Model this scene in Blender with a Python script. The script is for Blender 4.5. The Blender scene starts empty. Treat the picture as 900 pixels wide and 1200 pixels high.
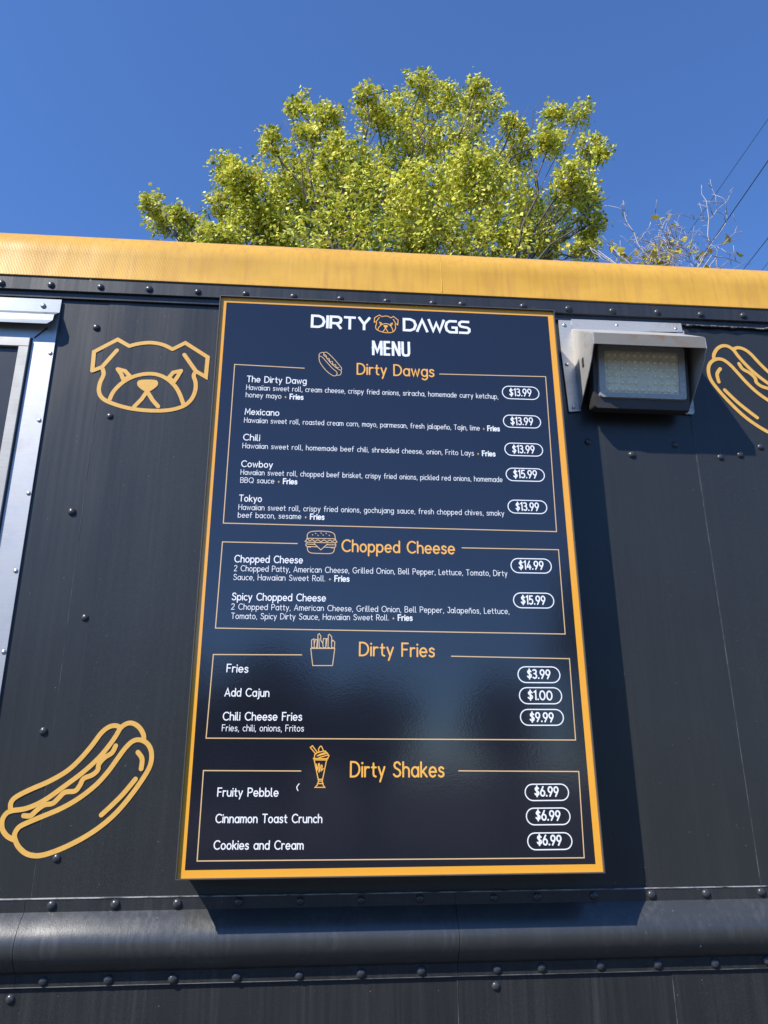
import bpy, bmesh, math, random
import numpy as np
from mathutils import Vector, Matrix
R = math.radians
random.seed(7)
S = bpy.context.scene
C = S.collection

# ------------------------------------------------------------------ camera
BOARD_Y = -0.080
SC = 0.65                                   # metres across the menu board
CAM = Vector((-0.1834*SC, -(1.9216*SC) + BOARD_Y, 1.65))
YAW, PITCH, ROLL, FPX = 0.0841, 0.3311, -0.005, 886.7
fw = Vector((math.sin(YAW)*math.cos(PITCH), math.cos(YAW)*math.cos(PITCH), math.sin(PITCH)))
r0 = Vector((math.cos(YAW), -math.sin(YAW), 0)); u0 = r0.cross(fw)
rt = math.cos(ROLL)*r0 + math.sin(ROLL)*u0
up = -math.sin(ROLL)*r0 + math.cos(ROLL)*u0
cam_d = bpy.data.cameras.new('camera'); cam = bpy.data.objects.new('camera', cam_d); C.objects.link(cam)
M = Matrix((rt, up, -fw)).transposed().to_4x4(); M.translation = CAM
cam.matrix_world = M
cam_d.sensor_fit = 'VERTICAL'; cam_d.sensor_height = 24; cam_d.lens = 24*FPX/1200
cam_d.clip_end = 3000; cam_d.clip_start = 0.02
S.camera = cam

# ------------------------------------------------------------------ sky, sun, exposure
LD = Vector((1.20, 1.0, -1.58)).normalized()          # direction the sunlight travels
SUN = -LD
w = bpy.data.worlds.new('World'); S.world = w; w.use_nodes = True
nt = w.node_tree; bg = nt.nodes['Background']
sky = nt.nodes.new('ShaderNodeTexSky'); sky.sky_type = 'NISHITA'; sky.sun_disc = False
sky.sun_elevation = math.asin(SUN.z)
sky.sun_rotation = math.atan2(SUN.x, SUN.y)
sky.altitude = 3000; sky.air_density = 1.45; sky.dust_density = 0.0; sky.ozone_density = 10
tint = nt.nodes.new('ShaderNodeMix'); tint.data_type = 'RGBA'; tint.blend_type = 'MULTIPLY'; tint.inputs[0].default_value = 1
tint.inputs[7].default_value = (.88, .955, 1.09, 1)      # very clear dry air
nt.links.new(sky.outputs[0], tint.inputs[6]); nt.links.new(tint.outputs[2], bg.inputs[0]); bg.inputs[1].default_value = 0.135
sl = bpy.data.lights.new('sun', 'SUN'); sl.energy = 4.4; sl.angle = R(0.53); sl.color = (1, .95, .86)
so = bpy.data.objects.new('sun', sl); C.objects.link(so)
so.rotation_euler = LD.to_track_quat('-Z', 'Y').to_euler(); so.location = (-4, -4, 7)
S.view_settings.view_transform = 'Standard'; S.view_settings.look = 'None'
S.view_settings.exposure = 0.6; S.view_settings.gamma = 1

# ------------------------------------------------------------------ helpers
def ray(px, py): return fw*FPX + rt*(px-450) + up*(600-py)
def U(px, py, Y=0.0):
    """photo measurement -> point of the plane y = Y (wall plane is y = 0)"""
    d = ray(px, py); t = (Y-CAM.y)/d.y
    return CAM + d*t
def ZW(px, py, Y=0.0): return U(px, py, Y).z
def link(name, me, parent=None, loc=None):
    o = bpy.data.objects.new(name, me); C.objects.link(o)
    if parent is not None: o.parent = parent
    if loc is not None: o.location = loc
    return o
def tag(o, label=None, cat=None, group=None, kind=None):
    if label: o['label'] = label
    if cat: o['category'] = cat
    if group: o['group'] = group
    if kind: o['kind'] = kind
    return o
def empty(name, loc=(0,0,0)):
    o = bpy.data.objects.new(name, None); C.objects.link(o); o.location = loc; o.empty_display_size = .1; return o
class MB:
    def __init__(s): s.v = []; s.f = []
    def add(s, vs, fs):
        n = len(s.v); s.v += [tuple(v) for v in vs]; s.f += [tuple(i+n for i in f) for f in fs]
    def quad(s, a, b, c, d): s.add([a,b,c,d], [(0,1,2,3)])
    def box(s, x0, x1, y0, y1, z0, z1):
        s.add([(x0,y0,z0),(x1,y0,z0),(x1,y1,z0),(x0,y1,z0),(x0,y0,z1),(x1,y0,z1),(x1,y1,z1),(x0,y1,z1)],
              [(0,3,2,1),(4,5,6,7),(0,1,5,4),(1,2,6,5),(2,3,7,6),(3,0,4,7)])
    def tube(s, pts, rad, n=6, cap=True):
        pts = [Vector(p) for p in pts]; base = len(s.v); k = len(pts)
        rr = rad if isinstance(rad, (list, tuple)) else [rad]*k
        ref = Vector((0.13,0.21,1)).normalized(); vs = []
        for i, p in enumerate(pts):
            t = (pts[min(i+1,k-1)]-pts[max(i-1,0)]).normalized()
            if abs(t.dot(ref)) > .97: rf = Vector((1,0.1,0))
            else: rf = ref
            a = t.cross(rf).normalized(); b = t.cross(a)
            for j in range(n):
                g = 2*math.pi*j/n; vs.append(p+(a*math.cos(g)+b*math.sin(g))*rr[i])
        fs = []
        for i in range(k-1):
            for j in range(n):
                fs.append((i*n+j, i*n+(j+1)%n, (i+1)*n+(j+1)%n, (i+1)*n+j))
        if cap: fs.append(tuple(range(n))[::-1]); fs.append(tuple((k-1)*n+j for j in range(n)))
        s.add(vs, fs)
    def mesh(s, name, mat=None, smooth=False, bevel=0):
        me = bpy.data.meshes.new(name); me.from_pydata(s.v, [], s.f)
        bm = bmesh.new(); bm.from_mesh(me)
        bmesh.ops.recalc_face_normals(bm, faces=bm.faces)
        if bevel: bmesh.ops.bevel(bm, geom=bm.edges[:], offset=bevel, segments=2, profile=.5, affect='EDGES')
        bm.to_mesh(me); bm.free()
        if smooth is True: me.polygons.foreach_set('use_smooth', [True]*len(me.polygons))
        elif smooth:
            me.polygons.foreach_set('use_smooth', [True]*len(me.polygons)); me.set_sharp_from_angle(angle=R(smooth))
        if mat: me.materials.append(mat)
        return me
    def build(s, name, mat=None, parent=None, smooth=False, bevel=0):
        return link(name, s.mesh(name, mat, smooth, bevel), parent)
def extrude_profile(prof, x0, x1, nx=1):
    """prof: list of (y,z) open polyline, swept along x"""
    m = MB(); vs = []; k = len(prof)
    for i in range(nx+1):
        x = x0+(x1-x0)*i/nx
        vs += [(x, y, z) for y, z in prof]
    fs = [(i*k+j, (i+1)*k+j, (i+1)*k+j+1, i*k+j+1) for i in range(nx) for j in range(k-1)]
    m.add(vs, fs); return m
def closed_profile(prof, x0, x1):
    m = MB(); k = len(prof)
    m.add([(x0,y,z) for y,z in prof]+[(x1,y,z) for y,z in prof],
          [(j, (j+1)%k, k+(j+1)%k, k+j) for j in range(k)]+[tuple(range(k))[::-1], tuple(range(k,2*k))])
    return m
def sheet(poly, t=0.0015):
    """thin plate from a 3-D planar polygon, thickened along its normal (t to -normal side)"""
    P = [Vector(p) for p in poly]; n = Vector((0,0,0))
    for i in range(len(P)): n += P[i].cross(P[(i+1)%len(P)])
    n = (sum(((P[i]-P[0]).cross(P[(i+1)%len(P)]-P[0]) for i in range(1,len(P)-1)), Vector((0,0,0)))).normalized()
    k = len(P); m = MB()
    m.add(P+[p-n*t for p in P], [tuple(range(k)), tuple(range(k,2*k))[::-1]]+[(j, k+j, k+(j+1)%k, (j+1)%k) for j in range(k)])
    return m

# ------------------------------------------------------------------ materials
def new_mat(name):
    m = bpy.data.materials.new(name); m.use_nodes = True
    nt = m.node_tree; b = nt.nodes['Principled BSDF']; return m, nt, b
def node(nt, t, **kw):
    n = nt.nodes.new(t)
    for k, v in kw.items():
        if k in n.inputs: n.inputs[k].default_value = v
        else: setattr(n, k, v)
    return n
def coords(nt, scale=(1,1,1), rot=(0,0,0)):
    tc = node(nt, 'ShaderNodeTexCoord'); mp = node(nt, 'ShaderNodeMapping')
    mp.inputs['Scale'].default_value = scale; mp.inputs['Rotation'].default_value = rot
    nt.links.new(tc.outputs['Object'], mp.inputs[0]); return mp.outputs[0]
def noise(nt, vec, scale, detail=3, rough=.5):
    n = node(nt, 'ShaderNodeTexNoise'); n.inputs['Scale'].default_value = scale
    n.inputs['Detail'].default_value = detail; n.inputs['Roughness'].default_value = rough
    nt.links.new(vec, n.inputs['Vector']); return n.outputs['Fac']
def ramp(nt, fac, stops):
    r = node(nt, 'ShaderNodeValToRGB'); e = r.color_ramp.elements
    while len(e) < len(stops): e.new(.5)
    for i, (p, c) in enumerate(stops):
        e[i].position = p; e[i].color = (*c, 1) if isinstance(c, tuple) else (c, c, c, 1)
    nt.links.new(fac, r.inputs[0]); return r.outputs[0]
def mixc(nt, fac, a, b, mode='MIX'):
    m = node(nt, 'ShaderNodeMix', data_type='RGBA', blend_type=mode)
    for s, v in ((m.inputs[0], fac), (m.inputs[6], a), (m.inputs[7], b)):
        if hasattr(v, 'links') or hasattr(v, 'is_linked'): nt.links.new(v, s)
        else: s.default_value = v if isinstance(v, (int, float)) else (*v, 1)
    return m.outputs[2]
def math_(nt, op, a, b=0.0):
    m = node(nt, 'ShaderNodeMath', operation=op)
    for i, v in enumerate((a, b)):
        if hasattr(v, 'is_linked'): nt.links.new(v, m.inputs[i])
        else: m.inputs[i].default_value = v
    return m.outputs[0]
def bump(nt, b, h, strength=.3, dist=.001, prev=None):
    n = node(nt, 'ShaderNodeBump'); n.inputs['Strength'].default_value = strength; n.inputs['Distance'].default_value = dist
    nt.links.new(h, n.inputs['Height'])
    if prev is not None: nt.links.new(prev, n.inputs['Normal'])
    nt.links.new(n.outputs[0], b.inputs['Normal']); return n.outputs[0]

def paint_mat(name, base, rough, dirt=.35, speck=True, spec=.5):
    m, nt, b = new_mat(name)
    v1 = coords(nt, (1,1,1)); vs = coords(nt, (40,40,1.2)); vs2 = coords(nt, (9,9,.35))
    streak = noise(nt, vs, 3.0, 4, .6); broad = noise(nt, vs2, 2.2, 3, .5); fine = noise(nt, v1, 420, 2, .6); blot = noise(nt, v1, 5, 4, .6)
    d1 = ramp(nt, streak, [(.42, 0.0), (.72, 1.0)]); d2 = ramp(nt, broad, [(.35, 0.0), (.75, 1.0)])
    dd = math_(nt, 'MULTIPLY', d1, d2)
    grey = tuple(c*.72+.016 for c in base)
    c1 = mixc(nt, math_(nt, 'MULTIPLY', dd, dirt), base, tuple(g*2.0 for g in grey))
    c1 = mixc(nt, math_(nt, 'MULTIPLY', ramp(nt, blot, [(.35,0.),(.7,1.)]), .3), c1, grey)
    grain = ramp(nt, noise(nt, coords(nt, (1,1,1)), 1100, 1, .5), [(.56, 0.), (.72, 1.)])
    c1 = mixc(nt, math_(nt, 'MULTIPLY', grain, .30), c1, (.11, .115, .12))
    if speck:
        vo = node(nt, 'ShaderNodeTexVoronoi'); vo.inputs['Scale'].default_value = 95; nt.links.new(v1, vo.inputs['Vector'])
        near = ramp(nt, vo.outputs['Distance'], [(.05, 1.0), (.10, 0.0)])
        sep = node(nt, 'ShaderNodeSeparateColor'); nt.links.new(vo.outputs['Color'], sep.inputs[0])
        pick = ramp(nt, sep.outputs[0], [(.86, 0.0), (.93, 1.0)])
        c1 = mixc(nt, math_(nt, 'MULTIPLY', math_(nt, 'MULTIPLY', near, pick), .5), c1, (.3, .3, .29))
        # a few bigger chips in the paint
        vo2 = node(nt, 'ShaderNodeTexVoronoi'); vo2.inputs['Scale'].default_value = 14; nt.links.new(coords(nt, (1,1,.6)), vo2.inputs['Vector'])
        near2 = ramp(nt, vo2.outputs['Distance'], [(.018, 1.0), (.03, 0.0)])
        sep2 = node(nt, 'ShaderNodeSeparateColor'); nt.links.new(vo2.outputs['Color'], sep2.inputs[0])
        pick2 = ramp(nt, sep2.outputs[1], [(.6, 0.0), (.65, 1.0)])
        c1 = mixc(nt, math_(nt, 'MULTIPLY', near2, pick2), c1, (.45, .45, .44))
    nt.links.new(c1, b.inputs['Base Color'])
    rg = node(nt, 'ShaderNodeMapRange'); nt.links.new(streak, rg.inputs[0]); rg.inputs[3].default_value = rough-.06; rg.inputs[4].default_value = rough+.10
    nt.links.new(rg.outputs[0], b.inputs['Roughness']); b.inputs['Specular IOR Level'].default_value = spec
    n1 = bump(nt, b, fine, .22, .0006)
    wob = noise(nt, coords(nt, (4,4,1)), 2.0, 1); n2 = bump(nt, b, wob, .4, .01, n1)
    bump(nt, b, streak, .10, .0005, n2)
    return m
M_wall = paint_mat('dark_navy_paint', (.0235, .0255, .0262), .31, dirt=.17, spec=.45)
M_rail = paint_mat('dark_rail_paint', (.022, .024, .026), .34, .5, spec=.5)
M_rub = paint_mat('dusty_rub_rail_paint', (.034, .036, .037), .31, .8, spec=.75)
M_lower = paint_mat('black_lower_paint', (.0155, .0168, .0170), .45, .8, spec=.35)

def gold_vinyl():
    m, nt, b = new_mat('gold_vinyl')
    v = coords(nt, (1,1,1))
    tc = node(nt, 'ShaderNodeTexCoord')
    wv = node(nt, 'ShaderNodeTexWave', wave_type='BANDS', bands_direction='X'); wv.inputs['Scale'].default_value = 62; wv.inputs['Distortion'].default_value = 2.2; wv.inputs['Detail'].default_value = 1.5; wv.inputs['Detail Scale'].default_value = 2
    nt.links.new(coords(nt, (1,1,1), (0, R(24), 0)), wv.inputs['Vector'])
    wv2 = node(nt, 'ShaderNodeTexWave', wave_type='BANDS', bands_direction='Z'); wv2.inputs['Scale'].default_value = 85; wv2.inputs['Distortion'].default_value = 3.0; wv2.inputs['Detail'].default_value = 1
    nt.links.new(coords(nt, (1,1,1), (0, R(18), 0)), wv2.inputs['Vector'])
    h = math_(nt, 'ADD', math_(nt, 'MULTIPLY', wv.outputs['Fac'], .6), math_(nt, 'MULTIPLY', wv2.outputs['Fac'], .5))
    blot = noise(nt, coords(nt, (1,1,2)), 6, 4, .6); big = noise(nt, coords(nt, (.8,1,1)), 1.3, 2)
    c = mixc(nt, ramp(nt, blot, [(.3,0.),(.7,1.)]), (.58,.31,.040), (.68,.39,.065))
    c = mixc(nt, math_(nt, 'MULTIPLY', ramp(nt, noise(nt, coords(nt,(34,34,3)), 3, 3), [(.45,0.),(.75,1.)]), .5), c, (.46,.23,.06))
    nt.links.new(c, b.inputs['Base Color'])
    b.inputs['Roughness'].default_value = .42; b.inputs['Specular IOR Level'].default_value = .3
    n1 = bump(nt, b, h, .14, .0009)
    bump(nt, b, noise(nt, coords(nt, (3,3,1)), 3, 2), .35, .01, n1)
    return m
M_gold = gold_vinyl()
def simple(name, col, rough=.5, metal=0, spec=.5, nz=0, nzs=60, bmp=0, var=.15, coat=0):
    m, nt, b = new_mat(name)
    v = coords(nt)
    f = noise(nt, v, nzs, 4, .6)
    lo = tuple(max(0,c*(1-var)) for c in col); hi = tuple(min(1,c*(1+var)) for c in col)
    nt.links.new(mixc(nt, ramp(nt, f, [(.3,0.),(.7,1.)]), lo, hi), b.inputs['Base Color'])
    b.inputs['Roughness'].default_value = rough; b.inputs['Metallic'].default_value = metal
    b.inputs['Specular IOR Level'].default_value = spec; b.inputs['Coat Weight'].default_value = coat
    if bmp: bump(nt, b, noise(nt, v, nzs*2, 3), bmp, .001)
    return m
def metal_mat(name, col, rough, rust=0.0, brush=(3,3,200), met=.9):
    m, nt, b = new_mat(name)
    f = noise(nt, coords(nt, brush), 3, 3, .6); bl = noise(nt, coords(nt), 26, 5, .65)
    c = mixc(nt, ramp(nt, f, [(.3,0.),(.7,1.)]), tuple(x*.86 for x in col), col)
    c = mixc(nt, math_(nt,'MULTIPLY', ramp(nt, bl, [(.45,0.),(.75,1.)]), .45), c, tuple(x*.72 for x in col))
    if rust:
        rf = math_(nt, 'MULTIPLY', ramp(nt, noise(nt, coords(nt,(1,1,1)), 17, 5, .7), [(.54,0.),(.68,1.)]), rust)
        c = mixc(nt, rf, c, (.20,.12,.07))
        mr = node(nt, 'ShaderNodeMapRange'); nt.links.new(rf, mr.inputs[0]); mr.inputs[3].default_value = met; mr.inputs[4].default_value = 0
        nt.links.new(mr.outputs[0], b.inputs['Metallic'])
    else: b.inputs['Metallic'].default_value = met
    nt.links.new(c, b.inputs['Base Color'])
    rr = node(nt, 'ShaderNodeMapRange'); nt.links.new(bl, rr.inputs[0]); rr.inputs[3].default_value = rough-.1; rr.inputs[4].default_value = rough+.12
    nt.links.new(rr.outputs[0], b.inputs['Roughness'])
    n1 = bump(nt, b, bl, .12, .001); bump(nt, b, f, .08, .0004, n1)
    return m
M_alu = metal_mat('brushed_aluminium', (.50,.50,.50), .45, .10, met=.65)
M_alu2 = metal_mat('dull_aluminium', (.36,.36,.35), .55, met=.6)
M_galv = metal_mat('galvanised_steel', (.60,.58,.54), .48, .5, met=.5)
M_lip = metal_mat('weathered_steel_lip', (.30,.27,.22), .5, .8, met=.35)
M_cap = metal_mat('drip_cap_aluminium', (.21,.235,.265), .42, met=.85)
M_screw = metal_mat('screw_steel', (.62,.60,.57), .35)
M_frame = simple('black_frame_metal', (.03,.03,.032), .38, .2, bmp=.1)
M_edge = simple('worn_frame_edge', (.10,.095,.09), .4, .3, nzs=200)
def print_mat(name, col):
    m, nt, b = new_mat(name)
    b.inputs['Base Color'].default_value = (*col, 1); b.inputs['Roughness'].default_value = .11
    b.inputs['Specular IOR Level'].default_value = .62
    v = coords(nt)
    n1 = bump(nt, b, noise(nt, v, 330, 2, .5), .07, .0006)
    bump(nt, b, noise(nt, v, 5, 2, .5), .12, .006, n1)
    sc = ramp(nt, noise(nt, coords(nt,(6,6,1.2),(0,R(40),0)), 9, 6, .75), [(.66,0.),(.80,1.)])
    nt.links.new(mixc(nt, math_(nt,'MULTIPLY',sc,.05), col, (.5,.5,.5)), b.inputs['Base Color'])
    return m
M_face = print_mat('menu_print_navy', (.0125,.0135,.021))
M_orange = print_mat('menu_print_orange', (.86,.40,.045))
M_gline = print_mat('menu_print_pale_gold', (.74,.50,.25))
M_title = print_mat('menu_print_title_orange', (.90,.46,.09))
M_white = print_mat('menu_print_white', (.88,.88,.88))
for m__ in (M_face,): m__.node_tree.nodes['Principled BSDF'].inputs['Specular IOR Level'].default_value = .95
M_decal = simple('decal_gold', (.74,.42,.095), .42, nzs=90, var=.06, spec=.4)

# ------------------------------------------------------------------ strokes: monoline lettering and line drawings
def smooth_pts(P, n=5, closed=False):
    if len(P) < 3: return P
    out = []; k = len(P); rng = k if closed else k-1
    g = lambda i: P[i % k] if closed else P[max(0, min(k-1, i))]
    for i in range(rng):
        p0, p1, p2, p3 = g(i-1), g(i), g(i+1), g(i+2)
        for j in range(n):
            t = j/n
            out.append(tuple(.5*((2*p1[a])+(-p0[a]+p2[a])*t+(2*p0[a]-5*p1[a]+4*p2[a]-p3[a])*t*t+(-p0[a]+3*p1[a]-3*p2[a]+p3[a])*t**3) for a in (0,1)))
    if not closed: out.append(tuple(P[-1]))
    return out
class Strokes:
    """flat ribbons in the x-z plane at y = Y (drawn 2-D points are wall x,z)"""
    def __init__(s, Y): s.m = MB(); s.Y = Y; s.k = 0
    def y(s): s.k += 1; return s.Y-0.00003*(s.k % 6)
    def stroke(s, P, w, closed=False, caps='round'):
        Q = []
        for p in P:
            if not Q or math.hypot(p[0]-Q[-1][0], p[1]-Q[-1][1]) > 1e-6: Q.append(p)
        P = Q; h = w/2; k = len(P); y = s.y()
        if k == 1:
            s.m.add([(P[0][0]+h*math.cos(a*math.pi/5), y, P[0][1]+h*math.sin(a*math.pi/5)) for a in range(10)], [tuple(range(10))]); return
        if k > 3 and math.hypot(P[0][0]-P[-1][0], P[0][1]-P[-1][1]) < 1e-6: P = P[:-1]; k -= 1; closed = True
        L = []; Rr = []
        def nrm(a, b):
            dx, dz = b[0]-a[0], b[1]-a[1]; l = math.hypot(dx, dz) or 1e-9; return (-dz/l, dx/l)
        for i in range(k):
            if closed: n1, n2 = nrm(P[i-1], P[i]), nrm(P[i], P[(i+1)%k])
            else:
                n1 = nrm(P[i-1], P[i]) if i > 0 else nrm(P[0], P[1])
                n2 = nrm(P[i], P[i+1]) if i < k-1 else n1
            mx, mz = n1[0]+n2[0], n1[1]+n2[1]; l = math.hypot(mx, mz)
            if l < .3: mx, mz, l = n2[0], n2[1], 1
            mx /= l; mz /= l; c = max(.45, mx*n2[0]+mz*n2[1]); q = h/c
            L.append((P[i][0]+mx*q, P[i][1]+mz*q)); Rr.append((P[i][0]-mx*q, P[i][1]-mz*q))
        yy = [y-.000024*i/k for i in range(k)]     # each print stroke rises a hair so it never lies in its own plane
        v = [(a, q, b) for (a, b), q in zip(L, yy)]+[(a, q, b) for (a, b), q in zip(Rr, yy)]
        f = [(i, (i+1)%k, k+(i+1)%k, k+i) for i in range(k if closed else k-1)]
        s.m.add(v, f)
        if not closed and caps == 'round':
            for y, (a, b) in ((yy[0], (P[0], P[1])), (yy[-1], (P[-1], P[-2]))):
                d = math.atan2(a[1]-b[1], a[0]-b[0])
                s.m.add([(a[0]+h*math.cos(d+t), y, a[1]+h*math.sin(d+t)) for t in [(-90+30*j)*math.pi/180 for j in range(7)]], [tuple(range(7))])
    def fill(s, P):
        y = s.y(); s.m.add([(a, y, b) for a, b in P], [tuple(range(len(P)))])
    def build(s, name, mat, parent):
        me = bpy.data.meshes.new(name); me.from_pydata(s.m.v, [], s.m.f)
        bm = bmesh.new(); bm.from_mesh(me)
        for f in bm.faces:
            f.normal_update()
            if f.normal.y > 0: f.normal_flip()
        bm.to_mesh(me); bm.free(); me.materials.append(mat)
        return link(name, me, parent)
def arc(cx, cy, rx, ry, a0, a1, n=10):
    return [(cx+rx*math.cos(R(a0+(a1-a0)*i/n)), cy+ry*math.sin(R(a0+(a1-a0)*i/n))) for i in range(n+1)]
X = .66
BOWL = arc(.28, .33, .28, .33, 0, 360, 16)
G = {
 'a': [BOWL, [(.56,X),(.56,0)]], 'b': [[(0,1),(0,0)], BOWL], 'c': [arc(.28,.33,.28,.33,50,310,12)],
 'd': [BOWL, [(.56,1),(.56,0)]], 'e': [[(.02,.33),(.56,.33)]+arc(.28,.33,.28,.33,0,315,14)[1:]],
 'f': [[(.40,.98),(.28,1.0),(.17,.93),(.14,.8),(.14,0)], [(0,.60),(.34,.60)]],
 'g': [BOWL, [(.56,X),(.56,-.05)]+arc(.28,-.05,.28,.27,0,-140,8)[1:]],
 'h': [[(0,1),(0,0)], [(0,.36)]+arc(.25,.40,.25,.26,170,0,8)+[(.5,0)]],
 'i': [[(0,X),(0,0)], [(0,.92)]], 'j': [[(.12,X),(.12,-.12),(.08,-.25),(-.04,-.31)], [(.12,.92)]],
 'k': [[(0,1),(0,0)], [(.44,X),(0,.24)], [(.15,.36),(.48,0)]],
 'l': [[(0,1),(0,.14),(.04,.03),(.15,0)]],
 'm': [[(0,X),(0,0)], [(0,.38)]+arc(.2,.43,.2,.23,170,0,7)+[(.4,0)], [(.4,.38)]+arc(.6,.43,.2,.23,170,0,7)+[(.8,0)]],
 'n': [[(0,X),(0,0)], [(0,.36)]+arc(.25,.40,.25,.26,170,0,8)+[(.5,0)]],
 'o': [BOWL], 'p': [[(0,X),(0,-.33)], BOWL], 'q': [BOWL, [(.56,X),(.56,-.33)]],
 'r': [[(0,X),(0,0)], [(0,.36)]+arc(.24,.38,.24,.27,170,65,6)],
 's': [[(.40,.56),(.30,.64),(.20,.66),(.06,.60),(.04,.48),(.10,.39),(.22,.34),(.36,.29),(.42,.19),(.38,.07),(.24,0),(.12,.01),(0,.09)]],
 't': [[(.14,.90),(.14,.17),(.19,.05),(.34,0)], [(0,X-.03),(.34,X-.03)]],
 'u': [[(0,X),(0,.26)]+arc(.25,.26,.25,.26,180,360,8)[1:], [(.5,X),(.5,0)]],
 'v': [[(0,X),(.24,0),(.48,X)]], 'w': [[(0,X),(.19,0),(.38,.60),(.57,0),(.76,X)]],
 'x': [[(0,X),(.46,0)], [(.46,X),(0,0)]], 'y': [[(0,X),(.25,.02)], [(.5,X),(.13,-.33)]], 'z': [[(0,X),(.44,X),(0,0),(.44,0)]],
 'A': [[(0,0),(.36,1),(.72,0)], [(.13,.30),(.59,.30)]],
 'B': [[(0,0),(0,1),(.3,1)]+arc(.3,.76,.25,.24,90,-90,6)+[(0,.52)], [(.3,.52)]+arc(.33,.26,.28,.26,90,-90,6)+[(0,0)]],
 'C': [arc(.45,.5,.45,.5,48,312,14)], 'D': [[(0,0),(0,1),(.25,1)]+arc(.25,.5,.48,.5,90,-90,10)+[(0,0)]],
 'E': [[(.5,1),(0,1),(0,0),(.5,0)], [(0,.52),(.44,.52)]], 'F': [[(.5,1),(0,1),(0,0)], [(0,.52),(.42,.52)]],
 'G': [arc(.45,.5,.45,.5,48,350,14)+[(.9,.46),(.55,.46)]], 'H': [[(0,1),(0,0)], [(.64,1),(.64,0)], [(0,.52),(.64,.52)]],
 'I': [[(0,1),(0,0)]], 'J': [[(.12,1),(.42,1),(.42,.25)]+arc(.21,.25,.21,.25,0,-170,7)[1:]], 'L': [[(0,1),(0,0),(.46,0)]],
 'M': [[(0,0),(.06,1),(.40,.28),(.74,1),(.80,0)]], 'N': [[(0,0),(0,1),(.6,0),(.6,1)]],
 'O': [arc(.46,.5,.46,.5,0,360,20)], 'P': [[(0,0),(0,1),(.3,1)]+arc(.3,.73,.28,.27,90,-90,7)+[(0,.46)]],
 'Q': [arc(.46,.5,.46,.5,0,360,20), [(.6,.26),(.86,-.04)]],
 'R': [[(0,0),(0,1),(.3,1)]+arc(.3,.73,.28,.27,90,-90,7)+[(0,.46)], [(.28,.46),(.58,0)]],
 'S': [[(.54,.84),(.42,.97),(.28,1.0),(.10,.93),(.05,.76),(.12,.62),(.30,.53),(.48,.44),(.57,.28),(.52,.10),(.32,0),(.14,.03),(0,.16)]],
 'T': [[(0,1),(.62,1)], [(.31,1),(.31,0)]], 'U': [[(0,1),(0,.3)]+arc(.28,.3,.28,.3,180,360,8)[1:]+[(.56,1)]],
 'W': [[(0,1),(.26,0),(.5,.9),(.74,0),(1.,1)]], 'Y': [[(0,1),(.31,.5),(.62,1)], [(.31,.5),(.31,0)]],
 '0': [arc(.33,.5,.33,.5,0,360,18)], '1': [[(0,.86),(.20,1),(.20,0)]],
 '2': [arc(.26,.74,.25,.26,165,-30,9)+[(.0,0),(.54,0)]],
 '3': [[(.03,.93),(.2,1.0),(.4,.95),(.48,.78),(.40,.6),(.22,.55),(.42,.48),(.52,.28),(.42,.07),(.22,0),(0,.1)]],
 '4': [[(.40,1),(0,.26),(.58,.26)], [(.42,.5),(.42,0)]], '5': [[(.48,1),(.10,1),(.06,.56),(.26,.63),(.46,.54),(.53,.32),(.44,.09),(.22,0),(0,.09)]],
 '6': [arc(.28,.30,.28,.30,0,360,16), [(.36,1),(.06,.5),(.01,.36)]], '9': [arc(.28,.70,.28,.30,0,360,16), [(.20,0),(.50,.5),(.55,.62)]],
 '$': [[(.50,.78),(.38,.88),(.26,.90),(.10,.84),(.05,.72),(.12,.60),(.30,.51),(.46,.43),(.53,.29),(.46,.13),(.28,.08),(.12,.11),(0,.22)], [(.27,1.06),(.27,-.08)]],
 ',': [[(.05,.03),(0,-.15)]], '.': [[(.02,.03)]], '+': [[(0,.34),(.36,.34)], [(.18,.52),(.18,.16)]],
}
G['\u00f1'] = G['n']+[[(.08,.84),(.18,.91),(.3,.85),(.42,.91)]]
def gw(ch): return max(p[0] for st in G[ch] for p in st)
def text_width(runs, track, space):
    x = 0
    for txt, _ in runs:
        for ch in txt: x += space if ch == ' ' else gw(ch)+track
    return x-track
def put_text(st, runs, A, B, cap, weight, bold=None, track=.235, space=None, plus=None):
    """runs: [(text, bold?)]; baseline from A to B (x,z); widths are fitted to the baseline"""
    L = math.hypot(B[0]-A[0], B[1]-A[1]); ux, uz = (B[0]-A[0])/L, (B[1]-A[1])/L
    if space is None:
        sp = .55; wd = text_width(runs, track, sp); sx = L/wd
    else:
        sp = space; sx = L/text_width(runs, track, sp)
    x = 0; out = []
    for txt, bd in runs:
        for ch in txt:
            if ch == ' ': x += sp; continue
            g = G[ch]
            for s_ in g:
                P = [(A[0]+ux*(x+p[0])*sx-uz*p[1]*cap, A[1]+uz*(x+p[0])*sx+ux*p[1]*cap) for p in s_]
                ww = (bold or weight) if bd else weight
                (plus if plus is not None and ch == '+' else st).stroke(P, ww*(1.25 if len(P) == 1 else 1))
            x += gw(ch)+track

# ------------------------------------------------------------------ ground
m, ntg, b = new_mat('asphalt_lot')
v = coords(ntg); f1 = noise(ntg, v, 60, 4, .7); f2 = noise(ntg, v, .35, 4, .6)
cc = mixc(ntg, f1, (.028,.027,.026), (.055,.053,.050)); cc = mixc(ntg, ramp(ntg, f2, [(.4,0.),(.6,1.)]), cc, (.065,.062,.058))
ntg.links.new(cc, b.inputs['Base Color']); b.inputs['Roughness'].default_value = .9; bump(ntg, b, f1, .6, .01)
g = MB(); g.quad((-900,-900,0),(900,-900,0),(900,900,0),(-900,900,0)); tag(g.build('ground', m), kind='structure')

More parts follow.
